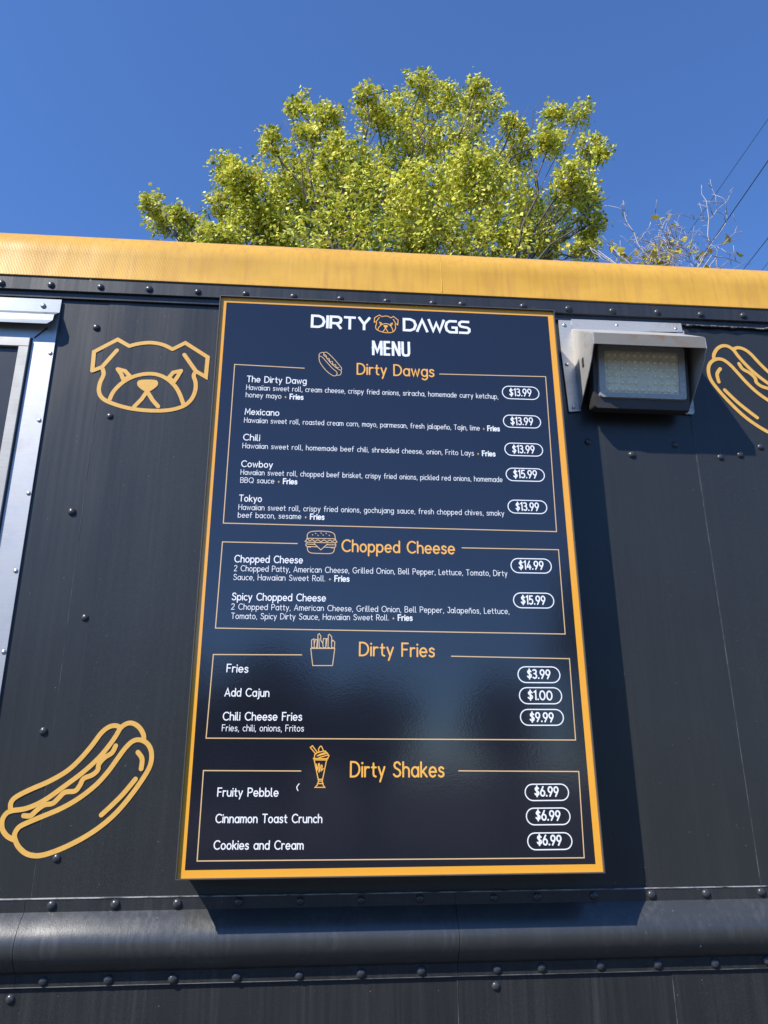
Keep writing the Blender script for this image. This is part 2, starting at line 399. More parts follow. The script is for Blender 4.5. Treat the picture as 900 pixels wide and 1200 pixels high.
# ------------------------------------------------------------------ food truck
ZB = CAM.z-0.2289*SC                      # bottom of the menu board
BF = BOARD_Y                               # front plane of the board's frame
truck = empty('food_truck', (0, 1.1, 0))
tag(truck, 'dark navy food truck wall with gold roof edge, rivets, outline dog and hot dog decals', 'food truck')
INV = Matrix.Translation((0, -1.1, 0))
def tp(o, parent=truck):
    o.parent = parent
    if parent is truck: o.matrix_parent_inverse = INV
    return o
XL, XR, YB = -3.1, 3.4, 2.3
z_trim_t = ZW(450, 340.5, -.012); z_trim_b = ZW(450, 357.5, -.012)
z_under = ZW(240, 357, -.004)
z_st = ZW(450, 1047, -.004)                         # top of the rail's upper flange
z_r1 = ZW(450, 1061.5, -.004); z_r2 = ZW(450, 1131, -.004); z_fb = ZW(450, 1146.5, -.004)
# upper side panels, lapped at the seams
xs1 = U(107, 520).x; xs2 = U(843, 715).x
seams = [XL, xs1-2*(xs2-xs1)/1.0*0.5-.45, xs1, xs2, xs2+1.0, XR]
seams = [XL, xs1-1.0, xs1, xs2, xs2+1.0, XR]
def panel(x0, x1, z0, z1, y0, mat, name='side_panel', lap=.022):
    # front sheet with a gentle step over the lap at its left edge
    zz = [z0, z1]; xs = [x0, x0+.0015, x0+lap*1.6, x0+lap*2.6, x1]
    ys = [y0, y0-.0008, y0-.0008, y0-.0003, y0]
    m_ = MB(); n = len(xs)
    vs = [(x, y, z) for z in zz for x, y in zip(xs, ys)]+[(x0, y0+.02, z0), (x1, y0+.02, z0), (x0, y0+.02, z1), (x1, y0+.02, z1)]
    fs = [(i, i+1, n+i+1, n+i) for i in range(n-1)]
    b0 = 2*n
    fs += [(b0, b0+2, b0+3, b0+1), tuple([b0]+[b0+1]+list(range(n-1, -1, -1))), tuple([b0+2]+list(range(n, 2*n))+[b0+3]), (0, n, b0+2, b0), (n-1, b0+1, b0+3, 2*n-1)]
    m_.add(vs, fs)
    return tp(m_.build(name, mat, None))
panels = []
for i in range(len(seams)-1):
    panels.append(panel(seams[i], seams[i+1], z_r1-.01, z_trim_t, 0.0, M_wall))
xl1 = U(536, 1150).x; xl2 = U(790, 1165).x
ls = [XL, xl1-.9, xl1, xl2, xl2+.8, XR]
for i in range(len(ls)-1): panels.append(panel(ls[i], ls[i+1], .55, z_r2+.005, 0.0, M_lower))
# structure behind: ends, back, floor
bd = MB(); bd.box(XL, XR, .021, YB, .50, z_trim_t+.02); tp(bd.build('body', M_wall, None))
# roof edge cap, a wide quarter round wrapped in vinyl
zc0 = z_trim_t-.004
Rc = .085; VH = .058
prof = [(-.010, zc0), (-.0145, zc0+.001), (-.0145, zc0+.004), (-.013, zc0+.008)]
for i in range(13):
    a = R(i*7.5); prof.append((-.012+Rc*(1-math.cos(a)), zc0+VH+Rc*math.sin(a)))
prof.append((.6, zc0+VH+Rc+.01)); prof.append((YB, zc0+VH+Rc+.02))
cap_m = extrude_profile(prof, XL, XR, 60)
ROOF = tp(cap_m.build('roof_edge_cap', M_gold, None, smooth=50))
for q_ in (U(516,320).x, U(516,320).x-1.22, U(516,320).x+1.22):   # welted joints in the vinyl
    mw = MB(); mw.tube([(q_, y-.0004 if z < zc0+VH else y, z+.0002) for y, z in prof[2:17]], .0007, 6); tp(mw.build('welt', M_gold, None, smooth=True))
# trim strip under it
tr = closed_profile([(-.012, z_trim_t-.002), (-.012, z_trim_b+.001), (-.0105, z_trim_b), (-.003, z_trim_b), (-.003, z_trim_t-.002)], XL, XR)
TRIM = tp(tr.build('roof_trim_strip', M_rail, None))
us = closed_profile([(-.0065, z_trim_b+.002), (-.0055, z_under), (-.001, z_under), (-.001, z_trim_b+.002)], XL, XR)
tp(us.build('sealing_strip', M_rail, None))
# rub rail
zm = (z_r1+z_r2)/2; hh = (z_r1-z_r2)/2
prof = [(-.0002, z_r1)]
for i in range(17):
    tt = i/16; q = math.sin(math.pi*tt**1.08)**.85 if 0 < i < 16 else 0; prof.append((-.0045-.0265*q, z_r1+(z_r2-z_r1)*tt))
prof += [(-.0002, z_r2)]
xsr = [XL, U(25,1100).x, xl1, XR]
RAILS = []; UPF = []; LOF = []
for i in range(3):
    RAILS.append(tp(extrude_profile(prof, xsr[i]+.0004, xsr[i+1]-.0004, 20).build('rub_rail', M_rub, None, smooth=40)))
    UPF.append(tp(closed_profile([(-.0003, z_st+.002), (-.003, z_st+.0022), (-.0042, z_st), (-.004, z_r1-.0005), (-.0003, z_r1-.0005)], xsr[i]+.0003, xsr[i+1]-.0003).build('rail_flange', M_rail, None)))
    LOF.append(tp(closed_profile([(-.0003, z_r2+.0005), (-.004, z_r2+.0005), (-.004, z_fb), (-.0003, z_fb-.001)], xsr[i]+.0003, xsr[i+1]-.0003).build('rail_flange', M_lower, None)))
# worn and caulked edges, painted bright seam lines
def worn(name, lo, hi, a, b_, sc=(60,60,60)):
    m, nt, b = new_mat(name); f = noise(nt, coords(nt, sc), 2.5, 4, .7)
    nt.links.new(mixc(nt, ramp(nt, f, [(a,0.),(b_,1.)]), lo, hi), b.inputs['Base Color']); b.inputs['Roughness'].default_value = .5; return m
M_worn = worn('worn_bare_edge', (.03,.033,.04), (.34,.34,.34), .36, .60, (14,60,60))
M_seam = worn('seam_bright_line', (.03,.034,.042), (.10,.105,.11), .42, .62, (9,9,9))  # broken lighter grey, the catch of light on seam edges put into the colour
M_caulk = worn('old_caulk', (.05,.05,.05), (.34,.32,.28), .48, .60)
m_ = MB()
m_.tube([(XL, -.0043, z_st+.0006), (XR, -.0043, z_st+.0006)], .0011, 6); tp(m_.build('worn_edge', M_worn, None))
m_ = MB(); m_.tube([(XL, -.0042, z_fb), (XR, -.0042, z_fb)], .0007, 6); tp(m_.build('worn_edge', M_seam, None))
for q in (xs1, xs2):  # thin bead added to draw the bright line of the panel edge
    m_ = MB(); m_.tube([(q, -.0003, z_st+.003), (q, -.0003, z_trim_b-.004)], .0006, 5); tp(m_.build('seam_bright_line', M_seam, None))
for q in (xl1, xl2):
    m_ = MB(); m_.tube([(q, -.0006, .56), (q, -.0006, z_fb-.003)], .0008, 5); tp(m_.build('seam_bright_line', M_seam, None))
m_ = MB(); random.seed(3); xq = U(802,378).x; pts_ = []
while xq < XR:
    pts_.append((xq, -.0065+random.uniform(-.0008,.0006), z_under-.001+random.uniform(-.0014,.0010))); xq += random.uniform(.006,.02)
m_.tube(pts_, [random.uniform(.0008,.0026) for _ in pts_], 6); tp(m_.build('caulk_bead', M_caulk, None, smooth=True)); random.seed(11)
# rivets
def dome(r, h, n=14, k=4, base=.0006):
    m_ = MB(); vs = [(r*math.cos(2*math.pi*j/n), 0, r*math.sin(2*math.pi*j/n)) for j in range(n)]; fs = []
    for i in range(1, k):
        a = i/k*math.pi/2
        vs += [(r*math.cos(a)*math.cos(2*math.pi*j/n), -h*math.sin(a), r*math.cos(a)*math.sin(2*math.pi*j/n)) for j in range(n)]
    vs.append((0, -h, 0))
    for i in range(k-1):
        for j in range(n): fs.append((i*n+j, i*n+(j+1)%n, (i+1)*n+(j+1)%n, (i+1)*n+j))
    for j in range(n): fs.append(((k-1)*n+j, (k-1)*n+(j+1)%n, k*n))
    m_.add(vs, fs); return m_
M_riv = simple('rivet_paint', (.048,.050,.054), .28, .15, nzs=300, var=.3)
RIV = dome(.0071, .0048).mesh('rivet', M_riv, True)
def rivet(px, py, Y, parent, me=RIV, name='rivet'):
    p = U(px, py, Y)
    o = bpy.data.objects.new(name, me); C.objects.link(o); o.parent = parent
    o.matrix_parent_inverse = parent.matrix_world.inverted() if parent is truck else Matrix()
    o.location = p if parent is truck else p-Vector((0, 0, 0))
    s_ = random.uniform(.93, 1.07); o.scale = (s_, s_, s_); o.rotation_euler = (random.uniform(-.1,.1), random.uniform(0,6), 0); return o
# parts of the truck carry the truck's inverse, so that local space = world space
def sub(o, parent):
    o.parent = parent; return o
bpy.context.view_layer.update()
for px, py in [(2,332),(60,334),(118,336.5),(175,339),(232,342),(288,344.5),(344,347.5),(399,350),(453,353),(507,355.5),(541,356.5),(613,359),(666,362),(717.5,364.5),(770,366),(821,368.5),(871,370),(-56,329),(922,372.5)]:
    rivet(px, py, -.012, TRIM)
def panel_at(p):
    for i in range(len(seams)-1):
        if seams[i] <= p.x < seams[i+1]: return panels[i]
for px, py in [(113,384),(129,488),(84.6,600),(99.7,724),(51,857),(66.5,1006),(689,518),(791,521.5),(740.5,533),(844,536),(867,533),(891,524)]:
    rivet(px, py, 0, panel_at(U(px, py)))
for px, py in [(12,1171),(581,1155.5)]: rivet(px, py, 0, panels[len(seams)-1+2])
def rail_at(p, RAILS):
    for i in range(3):
        if xsr[i] <= p.x < xsr[i+1]: return RAILS[i]
for px, py in [(60.7,1061),(135,1060),(208,1059),(280,1057),(352,1056),(423,1055),(492,1053),(578.5,1052),(629.5,1051),(696,1049.5),(763.5,1048.5),(827.5,1047),(892,1045.5),(-14,1062)]:
    rivet(px, py, -.004, rail_at(U(px, py, -.004), UPF))
for px, py in [(50.5,1148.5),(127,1146.5),(202.5,1145.5),(277,1143.5),(350.5,1141.5),(423,1139),(493.5,1136),(582.5,1134.5),(634.5,1132.5),(703.5,1130),(770.5,1128.5),(837.5,1127),(899,1124)]:
    rivet(px, py+1.5, -.004, rail_at(U(px, py, -.004), LOF))
# wheels, out of the picture but carrying the truck
M_tyre = simple('tyre_rubber', (.02,.02,.02), .8); 
for xw in (-2.2, 2.3):
    for yw in (.28, 2.02):
        m_ = MB(); n = 28
        for (ra, rb, y0, y1) in ((.40, .40, -.12, .12),):
            vs = []
            for yy, rr_ in ((-.12,.24),(-.125,.36),(-.10,.40),(.10,.40),(.125,.36),(.12,.24)):
                vs += [(xw+rr_*math.cos(2*math.pi*j/n), yw+yy, .40+rr_*math.sin(2*math.pi*j/n)) for j in range(n)]
            m_.add(vs, [(i*n+j, i*n+(j+1)%n, ((i+1)%6)*n+(j+1)%n, ((i+1)%6)*n+j) for i in range(6) for j in range(n)])
        wh = tp(m_.build('wheel', M_tyre, None, smooth=40))
        m2 = MB(); m2.tube([(xw, yw-.09, .40), (xw, yw+.09, .40)], .245, 24); sub(m2.build('rim', M_alu2, None, smooth=40), wh)

# --- decals
DOG = [
 ([(375,605),(382,528),(478,478),(525,505)], 0, 0),
 ([(525,505),(560,496),(610,491),(660,499),(700,518)], 1, 0),
 ([(700,518),(752,492),(843,550),(835,630),(795,607)], 0, 0),
 ([(375,605),(414,590),(475,522)], 0, 0),
 ([(748,540),(795,607)], 0, 0),
 ([(414,590),(421,618),(406,655),(402,688),(415,715),(450,735),(520,756),(600,766),(680,765),(740,750),(774,724),(791,690),(794,655),(786,625),(795,607)], 1, 0),
 ([(445,722),(462,688),(500,651),(550,626),(610,617),(660,628),(700,656),(726,692),(745,742)], 1, 0),
 ([(478,598),(492,618),(502,643)], 0, 0), ([(478,598),(508,606),(526,626),(503,643)], 0, 0),
 ([(735,605),(703,612),(686,632),(705,652)], 0, 0), ([(735,605),(720,630),(705,652)], 0, 0),
 ([(597,688),(575,720),(545,750)], 0, 0), ([(597,688),(620,725),(642,750)], 0, 0)]
NOSE = [(557,652),(572,642),(628,642),(641,652),(637,668),(606,690),(590,690),(562,670)]
k4 = 3.4615
def dz(p): return (p[0]/k4, 260+p[1]/k4)
def draw(items, nose, conv, Y, lw, mat, parent, name, sm=6):
    st = Strokes(Y)
    for P, curved, closed in items:
        Q = [conv(p) for p in P]
        if curved: Q = smooth_pts(Q, sm)
        st.stroke(Q, lw)
    if nose: st.fill(smooth_pts([conv(p) for p in nose], 3, True))
    return st.build(name, mat, parent)
def wall2(p, off=(0,0)):
    q = U(p[0]+off[0], p[1]+off[1], 0); return (q.x, q.z)
LWD = .0078
d = draw(DOG, NOSE, lambda p: wall2(dz(p)), -.0011, LWD, M_decal, None, 'dog_decal'); tp(d)
HOT = [
 ([(60,560),(75,595),(110,625),(160,632),(230,612),(320,570),(400,520),(470,460),(530,390),(580,320),(610,265),(615,215),(600,180),(570,163),(540,168),(510,195),(480,235),(440,290),(390,345),(320,400),(250,440),(180,470),(120,495),(80,515),(62,540),(60,560)], 1, 0),
 ([(58,568),(30,553),(11,525),(10,490),(25,463),(50,450),(110,440),(180,408),(260,352),(340,292),(400,237),(440,190),(470,148),(490,115),(515,97),(540,96),(565,112),(582,140),(584,165)], 1, 0),
 ([(45,452),(45,420),(65,395),(120,366),(200,331),(270,291),(320,247),(370,190),(410,137),(440,112),(468,105),(490,113)], 1, 0),
 ([(97,470),(125,470),(150,448),(180,427),(215,420),(240,397),(265,375),(305,370),(325,347),(340,320),(375,305),(397,285),(402,262),(425,235),(455,215),(470,187)], 1, 0),
 ([(412,467),(450,432),(500,382),(550,322)], 1, 0), ([(560,213),(577,240),(573,280)], 1, 0)]
def hz(p): return (p[0]/k4, 820+p[1]/k4)
d = draw(HOT, None, lambda p: wall2(hz(p)), -.0011, LWD*.98, M_decal, None, 'hot_dog_decal'); tp(d)
# mirrored hot dog at the right: fit a mirrored similarity from matching points
srcp = [(570,163),(525,96),(550,322),(615,215),(462,104),(530,390),(470,460)]
dstp = [(688,262),(712,222),(805,487),(650,300),(775,237),(720,437),(780,500)]
A_ = np.array([wall2(hz(p)) for p in srcp]); B_ = np.array([wall2((640+q[0]/k4, 340+q[1]/k4)) for q in dstp])
Am = A_*np.array([-1, 1]); rows = []; rhs = []
for (x, y), (u_, v_) in zip(Am, B_):
    rows += [[x, -y, 1, 0], [y, x, 0, 1]]; rhs += [u_, v_]
sa, sb, tx, ty = np.linalg.lstsq(np.array(rows), np.array(rhs), rcond=None)[0]
def hot2(p):
    x, y = wall2(hz(p)); x = -x; return (sa*x-sb*y+tx, sb*x+sa*y+ty)
d = draw(HOT, None, hot2, -.0011, LWD*.98, M_decal, None, 'hot_dog_decal'); tp(d)

# --- serving window at the left
def P3(px, py, Y): return U(px, py, Y)
zf_t = ZW(40, 352, -.004); xf_r = U(68, 380, -.003).x; xf_l = xf_r-1.25; zf_b = z_st+.05
xi = U(38, 398, -.003).x; zi = ZW(38, 397, -.003)
wf = empty('window'); tp(wf)
wf.matrix_parent_inverse = INV
fw_ = xf_r-xi; fh_ = zf_t-zi
m_ = MB()
def frame_ring(m_, x0, x1, z0, z1, w_, y0, y1, wt=None):
    wt = wt or w_
    m_.box(x0, x0+w_, y0, y1, z0+w_, z1-wt); m_.box(x1-w_, x1, y0, y1, z0+w_, z1-wt)
    m_.box(x0, x1, y0, y1, z1-wt, z1); m_.box(x0, x1, y0, y1, z0, z0+w_)
frame_ring(m_, xf_l, xf_r, zf_b, zf_t, fw_, -.004, .0, fh_)
FL = m_.build('window_flange', M_alu, wf)
m_ = MB(); xin = U(22.5, 407, -.006).x; w2 = xi-.0015-xin
frame_ring(m_, xf_l+fw_+.0015, xi-.0015, zf_b+fw_+.0015, zi-.0015, w2, -.010, .0)
m_.build('inner_frame', M_alu2, wf, bevel=.0012)
m_ = MB(); m_.box(xf_l+fw_+w2, xi-w2, -.003, -.0005, zf_b+fw_+w2, zi-w2)
M_pane = simple('tinted_pane', (.035,.038,.042), .25, nzs=12, bmp=.05); m_.build('pane', M_pane, wf)
# mitre slot and gasket
m_ = MB(); a_ = U(40,396,-.0045); b_ = U(56,384,-.0045); nrm_ = Vector((b_.z-a_.z,0,a_.x-b_.x)).normalized()*.0018
m_.quad(a_+nrm_, b_+nrm_, b_-nrm_, a_-nrm_); m_.build('mitre_slot', M_frame, wf)
m_ = MB(); frame_ring(m_, xf_l+fw_-.0005, xi+.001, zf_b+fw_-.0005, zi+.001, .0024, -.0052, -.001); m_.build('gasket', M_frame, wf)
# drip cap over it
zc_t = ZW(40, 349.5, -.006); zc_m = ZW(40, 367.5, -.014); xcr = U(72, 352, -.006).x
yl = -.022; zc_b = ZW(40, 378.8, yl); zc_l = ZW(40, 367.5, yl)
dc = MB(); t_ = .0016; x0_ = xf_l-.03
dc.add([(x0_,-.005,zc_t),(xcr,-.005,zc_t),(xcr,-.006,zc_t-.030),(x0_,-.006,zc_t-.030)], [(0,1,2,3)])
dc.add([(x0_,-.006,zc_t-.030),(xcr,-.006,zc_t-.030),(xcr-.003,yl,zc_l),(x0_,yl,zc_l)], [(0,1,2,3)])
dc.add([(x0_,yl,zc_l),(xcr-.003,yl,zc_l),(xcr-.004,yl-.001,zc_b+.008),(xcr-.014,yl-.001,zc_b),(x0_,yl-.001,zc_b)], [(0,1,2,3,4)])
o = dc.build('drip_cap', M_cap, wf)
sm_ = o.modifiers.new('thick', 'SOLIDIFY'); sm_.thickness = .0016
SCR = dome(.0042, .0022, 10, 3).mesh('screw', M_screw, True)
def screw(px, py, Y, parent, me=None, Ym=None):
    p = U(px, py, Y); o = bpy.data.objects.new('screw', me or SCR); C.objects.link(o); o.parent = parent; o.location = p
    return o
for px, py in [(59,414),(46,492.6),(33.5,578),(18.5,669),(4.3,764)]: screw(px, py, -.004, wf)
o = screw(50.5, 358, -.0065, wf); o.scale = (1.25,)*3

# ------------------------------------------------------------------ menu board
W2, HB = SC/2, 1.5526*SC
board = empty('menu_board', (0, 0, ZB))
tag(board, 'tall framed glossy navy menu board with orange border, hot dog prices and white lettering', 'menu board')
def bp(o):
    o.parent = board; o.matrix_parent_inverse = Matrix.Translation((0, 0, -ZB)); return o
lw_ = .0016; E_ = .0052; YP = BF+E_       # lip width, lip depth, print plane
z1 = ZB+HB
m_ = MB(); m_.box(-W2+.0005, W2-.0005, YP+.0015, -.0025, ZB+.0005, z1-.0005); bp(m_.build('case', M_frame, None, bevel=.001))
m_ = MB()
def lipring():
    x0, x1, z0, zt, q = -W2, W2, ZB, z1, lw_
    m_.box(x0, x0+q, BF, YP+.004, z0+q, zt-q); m_.box(x1-q, x1, BF, YP+.004, z0+q, zt-q)
    m_.box(x0, x1, BF, YP+.004, zt-q, zt); m_.box(x0, x1, BF, YP+.004, z0, z0+q)
lipring(); bp(m_.build('frame_lip', M_edge, None))
m_ = MB(); m_.quad((-W2+lw_*.8, YP, ZB+lw_*.8), (W2-lw_*.8, YP, ZB+lw_*.8), (W2-lw_*.8, YP, z1-lw_*.8), (-W2+lw_*.8, YP, z1-lw_*.8))
bp(m_.build('menu_print', M_face, None))
# orange border
YB1 = YP-.0003
bw = .0108; m_ = MB(); x0, x1, z0, zt = -W2+lw_, W2-lw_, ZB+lw_, z1-lw_
for q in (((x0,z0),(x1,z0),(x1-bw,z0+bw),(x0+bw,z0+bw)), ((x1,z0),(x1,zt),(x1-bw,zt-bw),(x1-bw,z0+bw)), ((x1,zt),(x0,zt),(x0+bw,zt-bw),(x1-bw,zt-bw)), ((x0,zt),(x0,z0),(x0+bw,z0+bw),(x0+bw,zt-bw))):
    m_.quad(*[(a, YB1, c) for a, c in q])
bp(m_.build('orange_border', M_orange, None))
YT = YP-.0003
def Bp(px, py): q = U(px, py, YT); return (q.x, q.z)
def line_obj(name, pts, wpx, mat, caps='flat'):
    st = Strokes(YT); st.stroke([Bp(*p) for p in pts], wpx, caps=caps); return bp(st.build(name, mat, None))
LW = .0016
for a, bb, c, dd, e, f_ in [((356.9,431.5),(275,427),(261.7,613),(652.2,623),(639.4,441.4),(514.8,438.3)),
                      ((348.8,637),(260.7,635),(252.5,736),(662.3,743),(654.5,644.2),(541,642)),
                      ((354,767.4),(250,767),(241.5,865),(674.5,867.2),(667.3,771.9),(528.6,769)),
                      ((353,903.5),(238.4,903),(231,1009),(684.6,1005.2),(678.2,904.1),(537.2,903.3))]:
    line_obj('section_outline', [a, bb, c, dd, e, f_], LW, M_gline)
def tline(runs, xa, ya, xb, yb, cap_px, wpx, mat=M_white, bold=None, name='menu_text', track=.235):
    if isinstance(runs, str):
        if runs.endswith('+ Fries'): runs = [(runs[:-5], 0), ('Fries', 1)]
        else: runs = [(runs, 0)]
    A, B = Bp(xa, ya), Bp(xb, yb)
    q0, q1 = U((xa+xb)/2, (ya+yb)/2, YT), U((xa+xb)/2, (ya+yb)/2-cap_px, YT)
    cap = q1.z-q0.z; sc = SC/(430+.15*((ya+yb)/2-480))   # metres per pixel across, roughly
    st = Strokes(YT); pl_ = Strokes(YT); put_text(st, runs, A, B, cap, wpx*sc, (bold or wpx)*sc, track, plus=pl_)
    if pl_.m.v: bp(pl_.build('plus_sign', M_title, None))
    return bp(st.build(name, mat, None))
hd, tx_, bo = 1.05, .62, 1.3
for L_ in [
 ("The Dirty Dawg",289.5,447.4,358.8,449.8,6.8,hd),
 ("Hawaiian sweet roll, cream cheese, crispy fried onions, sriracha, homemade curry ketchup,",288.7,456.6,583.6,467.4,5.7,tx_),
 ("honey mayo + Fries",288.1,465.2,355,468.2,5.7,tx_),
 ("Mexicano",287.2,485.5,326.7,487.1,6.8,hd),
 ("Hawaiian sweet roll, roasted cream corn, mayo, parmesan, fresh jalape\u00f1o, Tajin, lime + Fries",286.2,495,585.3,505.2,5.7,tx_),
 ("Chili",285.2,515.6,304,516.5,7,hd),
 ("Hawaiian sweet roll, homemade beef chili, shredded cheese, onion, Frito Lays + Fries",284.3,525,580.2,534.6,5.8,tx_),
 ("Cowboy",283,546.8,319.1,548,7,hd),
 ("Hawaiian sweet roll, chopped beef brisket, crispy fried onions, pickled red onions, homemade",282.1,556.1,588.7,564.8,5.9,tx_),
 ("BBQ sauce + Fries",281.8,565.4,347.8,567.3,5.9,tx_),
 ("Tokyo",280.4,587.3,306.3,588,7.3,hd),
 ("Hawaiian sweet roll, crispy fried onions, gochujang sauce, fresh chopped chives, smoky",279.6,597.2,590.7,604.4,6.1,tx_),
 ("beef bacon, sesame + Fries",278.9,606.3,379.6,608.8,6.1,tx_),
 ("Chopped Cheese",275,658.6,354.4,660,7.9,hd*1.08),
 ("2 Chopped Patty, American Cheese, Grilled Onion, Bell Pepper, Lettuce, Tomato, Dirty",274.4,669,594.4,675,6.5,tx_*1.05),
 ("Sauce, Hawaiian Sweet Roll. + Fries",273.6,679.4,409,681.4,6.5,tx_*1.05),
 ("Spicy Chopped Cheese",272,703,381.4,704.6,8.1,hd*1.08),
 ("2 Chopped Patty, American Cheese, Grilled Onion, Bell Pepper, Jalape\u00f1os, Lettuce,",271.2,714,596.6,719.4,6.6,tx_*1.05),
 ("Tomato, Spicy Dirty Sauce, Hawaiian Sweet Roll. + Fries",271,725,483,727.2,6.6,tx_*1.05),
 ("Fries",265.8,787.3,290.3,788,8.9,hd*1.2),
 ("Add Cajun",263.5,815.7,315,816.2,9.0,hd*1.2),
 ("Chili Cheese Fries",261.4,843.8,353.4,844.2,9.1,hd*1.2),
 ("Fries, chili, onions, Fritos",260.2,856.6,355.7,857,7.3,tx_*1.2),
 ("Fruity Pebble",255,933,325.7,933.2,9.5,hd*1.25),
 ("Cinnamon Toast Crunch",252.8,964,377,964,9.7,hd*1.25),
 ("Cookies and Cream",250.6,995.2,355.1,995.2,9.9,hd*1.25)]:
    tline(*L_, bold=bo)
for L_ in [("Dirty Dawgs",418.8,438.3,508.4,441.4,12.2,1.85),("Chopped Cheese",401,646,532.4,649,13.2,1.95),
           ("Dirty Fries",421.5,768,508.8,769.6,15,2.0),("Dirty Shakes",411,910,520,910.2,17,2.2)]:
    tline(*L_, mat=M_title, name='section_title')
# price pills
for pr, xa, xb, ya, yb, ta, tb, base in [
 ('$13.99',588.1,632.1,452.4,468.3,597.5,622.6,464.0),('$13.99',589.3,634.1,486.2,501.8,599,624.4,497.8),('$13.99',591,636.5,519,534.8,601,626.2,530.8),
 ('$15.99',592.5,638.5,548.3,564.4,602.3,629,560),('$13.99',594.7,641.4,585.7,602.3,605,631.3,598.2),('$14.99',598.2,646.7,654,672.2,608.6,636.6,667),
 ('$15.99',601.1,649.6,694.2,713.2,611.2,638.8,708),('$3.99',606.3,656.8,780.6,800.8,618.4,644.6,795),('$1.00',608,658.9,805,825.6,619.3,647,819.9),
 ('$9.99',609.2,660.9,830.5,850.8,621.6,648.4,845.6),('$6.99',614.7,667,918,939,627.2,654.2,932.8),('$6.99',616.1,668.7,946,967.4,628.5,656.2,961),('$6.99',617.6,671,975,996.6,630,657.6,990)]:
    cy = (ya+yb)/2; L0, R0 = U(xa, cy, YT), U(xb, cy, YT); T0, B0 = U((xa+xb)/2, ya, YT), U((xa+xb)/2, yb, YT)
    cx, cz = (L0.x+R0.x)/2, (T0.z+B0.z)/2; ww, h2 = (R0.x-L0.x)/2-.001, (T0.z-B0.z)/2-.0012
    P = arc(cx+ww-h2, cz, h2, h2, -90, 90, 10)+arc(cx-ww+h2, cz, h2, h2, 90, 270, 10)
    st = Strokes(YT); st.stroke(P, .0017, closed=True); bp(st.build('price_outline', M_white, None))
    tline(pr, ta, base-.3, tb, base+.3, 8.2+(cy-460)*.0055, 1.35+(cy-460)*.001, name='price', track=.26)
# heading DIRTY / DAWGS, wide capitals with square ends
H1 = {'D': [[(.05,.08),(.05,.92),(.55,.92),(.85,.80),(.98,.5),(.85,.20),(.55,.08),(.05,.08)]], 'I': [[(.05,1),(.05,0)]],
      'R': [[(.05,0),(.05,.92),(.62,.92),(.80,.82),(.84,.66),(.78,.5),(.60,.42),(.05,.42)], [(.50,.42),(.86,0)]],
      'T': [[(0,.92),(.92,.92)], [(.46,.92),(.46,0)]], 'Y': [[(.02,1),(.45,.46),(.90,1)], [(.45,.5),(.45,0)]],
      'A': [[(0,0),(.42,.9),(.84,0)]], 'W': [[(0,1),(.36,.12),(.62,.72),(.88,.12),(1.24,1)]],
      'G': [[(.95,.92),(.35,.92),(.12,.78),(.04,.5),(.12,.22),(.35,.08),(.90,.08),(.90,.44),(.50,.44)]],
      'S': [[(.90,.92),(.28,.92),(.12,.84),(.08,.70),(.16,.58),(.30,.53),(.72,.48),(.88,.38),(.88,.2),(.74,.08),(.04,.08)]]}
def heading(word, xa, ya, xb, yb, cap_px, wt, gap):
    A, B = Bp(xa, ya), Bp(xb, yb); L = math.hypot(B[0]-A[0], B[1]-A[1]); ux, uz = (B[0]-A[0])/L, (B[1]-A[1])/L
    cap = U(xa, ya-cap_px, YT).z-U(xa, ya, YT).z
    wd = sum(max(p[0] for s_ in H1[c] for p in s_) for c in word)+gap*(len(word)-1); sx = L/wd; x = 0
    st = Strokes(YT)
    for c in word:
        for s_ in H1[c]:
            st.stroke([(A[0]+ux*(x+p[0])*sx-uz*p[1]*cap, A[1]+uz*(x+p[0])*sx+ux*p[1]*cap) for p in s_], wt*1.15, caps='flat')
        x += max(p[0] for s_ in H1[c] for p in s_)+gap
    bp(st.build('heading', M_white, None))
heading('DIRTY', 364.8, 383.8, 433.4, 387.2, 15.2, .0044, .20)
heading('DAWGS', 472.8, 388.0, 550.4, 391.6, 15.4, .0044, .10)
# MENU in condensed slab with a spur at half height
H2 = {'M': [[(.08,0),(.08,1)], [(.80,0),(.80,1)], [(.10,.95),(.44,.25),(.78,.95)]], 'E': [[(.08,0),(.08,1)], [(.05,.93),(.56,.93)], [(.05,.5),(.50,.5)], [(.05,.07),(.56,.07)]],
      'N': [[(.08,0),(.08,1)], [(.64,0),(.64,1)], [(.1,.95),(.62,.05)]], 'U': [[(.08,1),(.08,.2),(.16,.07),(.36,.04),(.56,.07),(.64,.2),(.64,1)]]}
st = Strokes(YT); A, B = Bp(436.4,416.1), Bp(480.4,417.6); L = math.hypot(B[0]-A[0], B[1]-A[1]); ux, uz = (B[0]-A[0])/L, (B[1]-A[1])/L
cap = U(450,399.3,YT).z-U(450,416.3,YT).z; wds = [.88,.60,.72,.72]; gap = .14; sx = L/(sum(wds)+3*gap); x = 0
for c, wd in zip('MENU', wds):
    T_ = lambda p: (A[0]+ux*(x+p[0])*sx-uz*p[1]*cap, A[1]+uz*(x+p[0])*sx+ux*p[1]*cap)
    for s_ in H2[c]: st.stroke([T_(p) for p in s_], .0048, caps='flat')
    st.stroke([T_((-.08,.5)), T_((.10,.5))], .0016, caps='flat'); st.stroke([T_((wd-.14,.5)), T_((wd+.05,.5))], .0016, caps='flat')
    x += wd+gap
bp(st.build('heading', M_white, None))
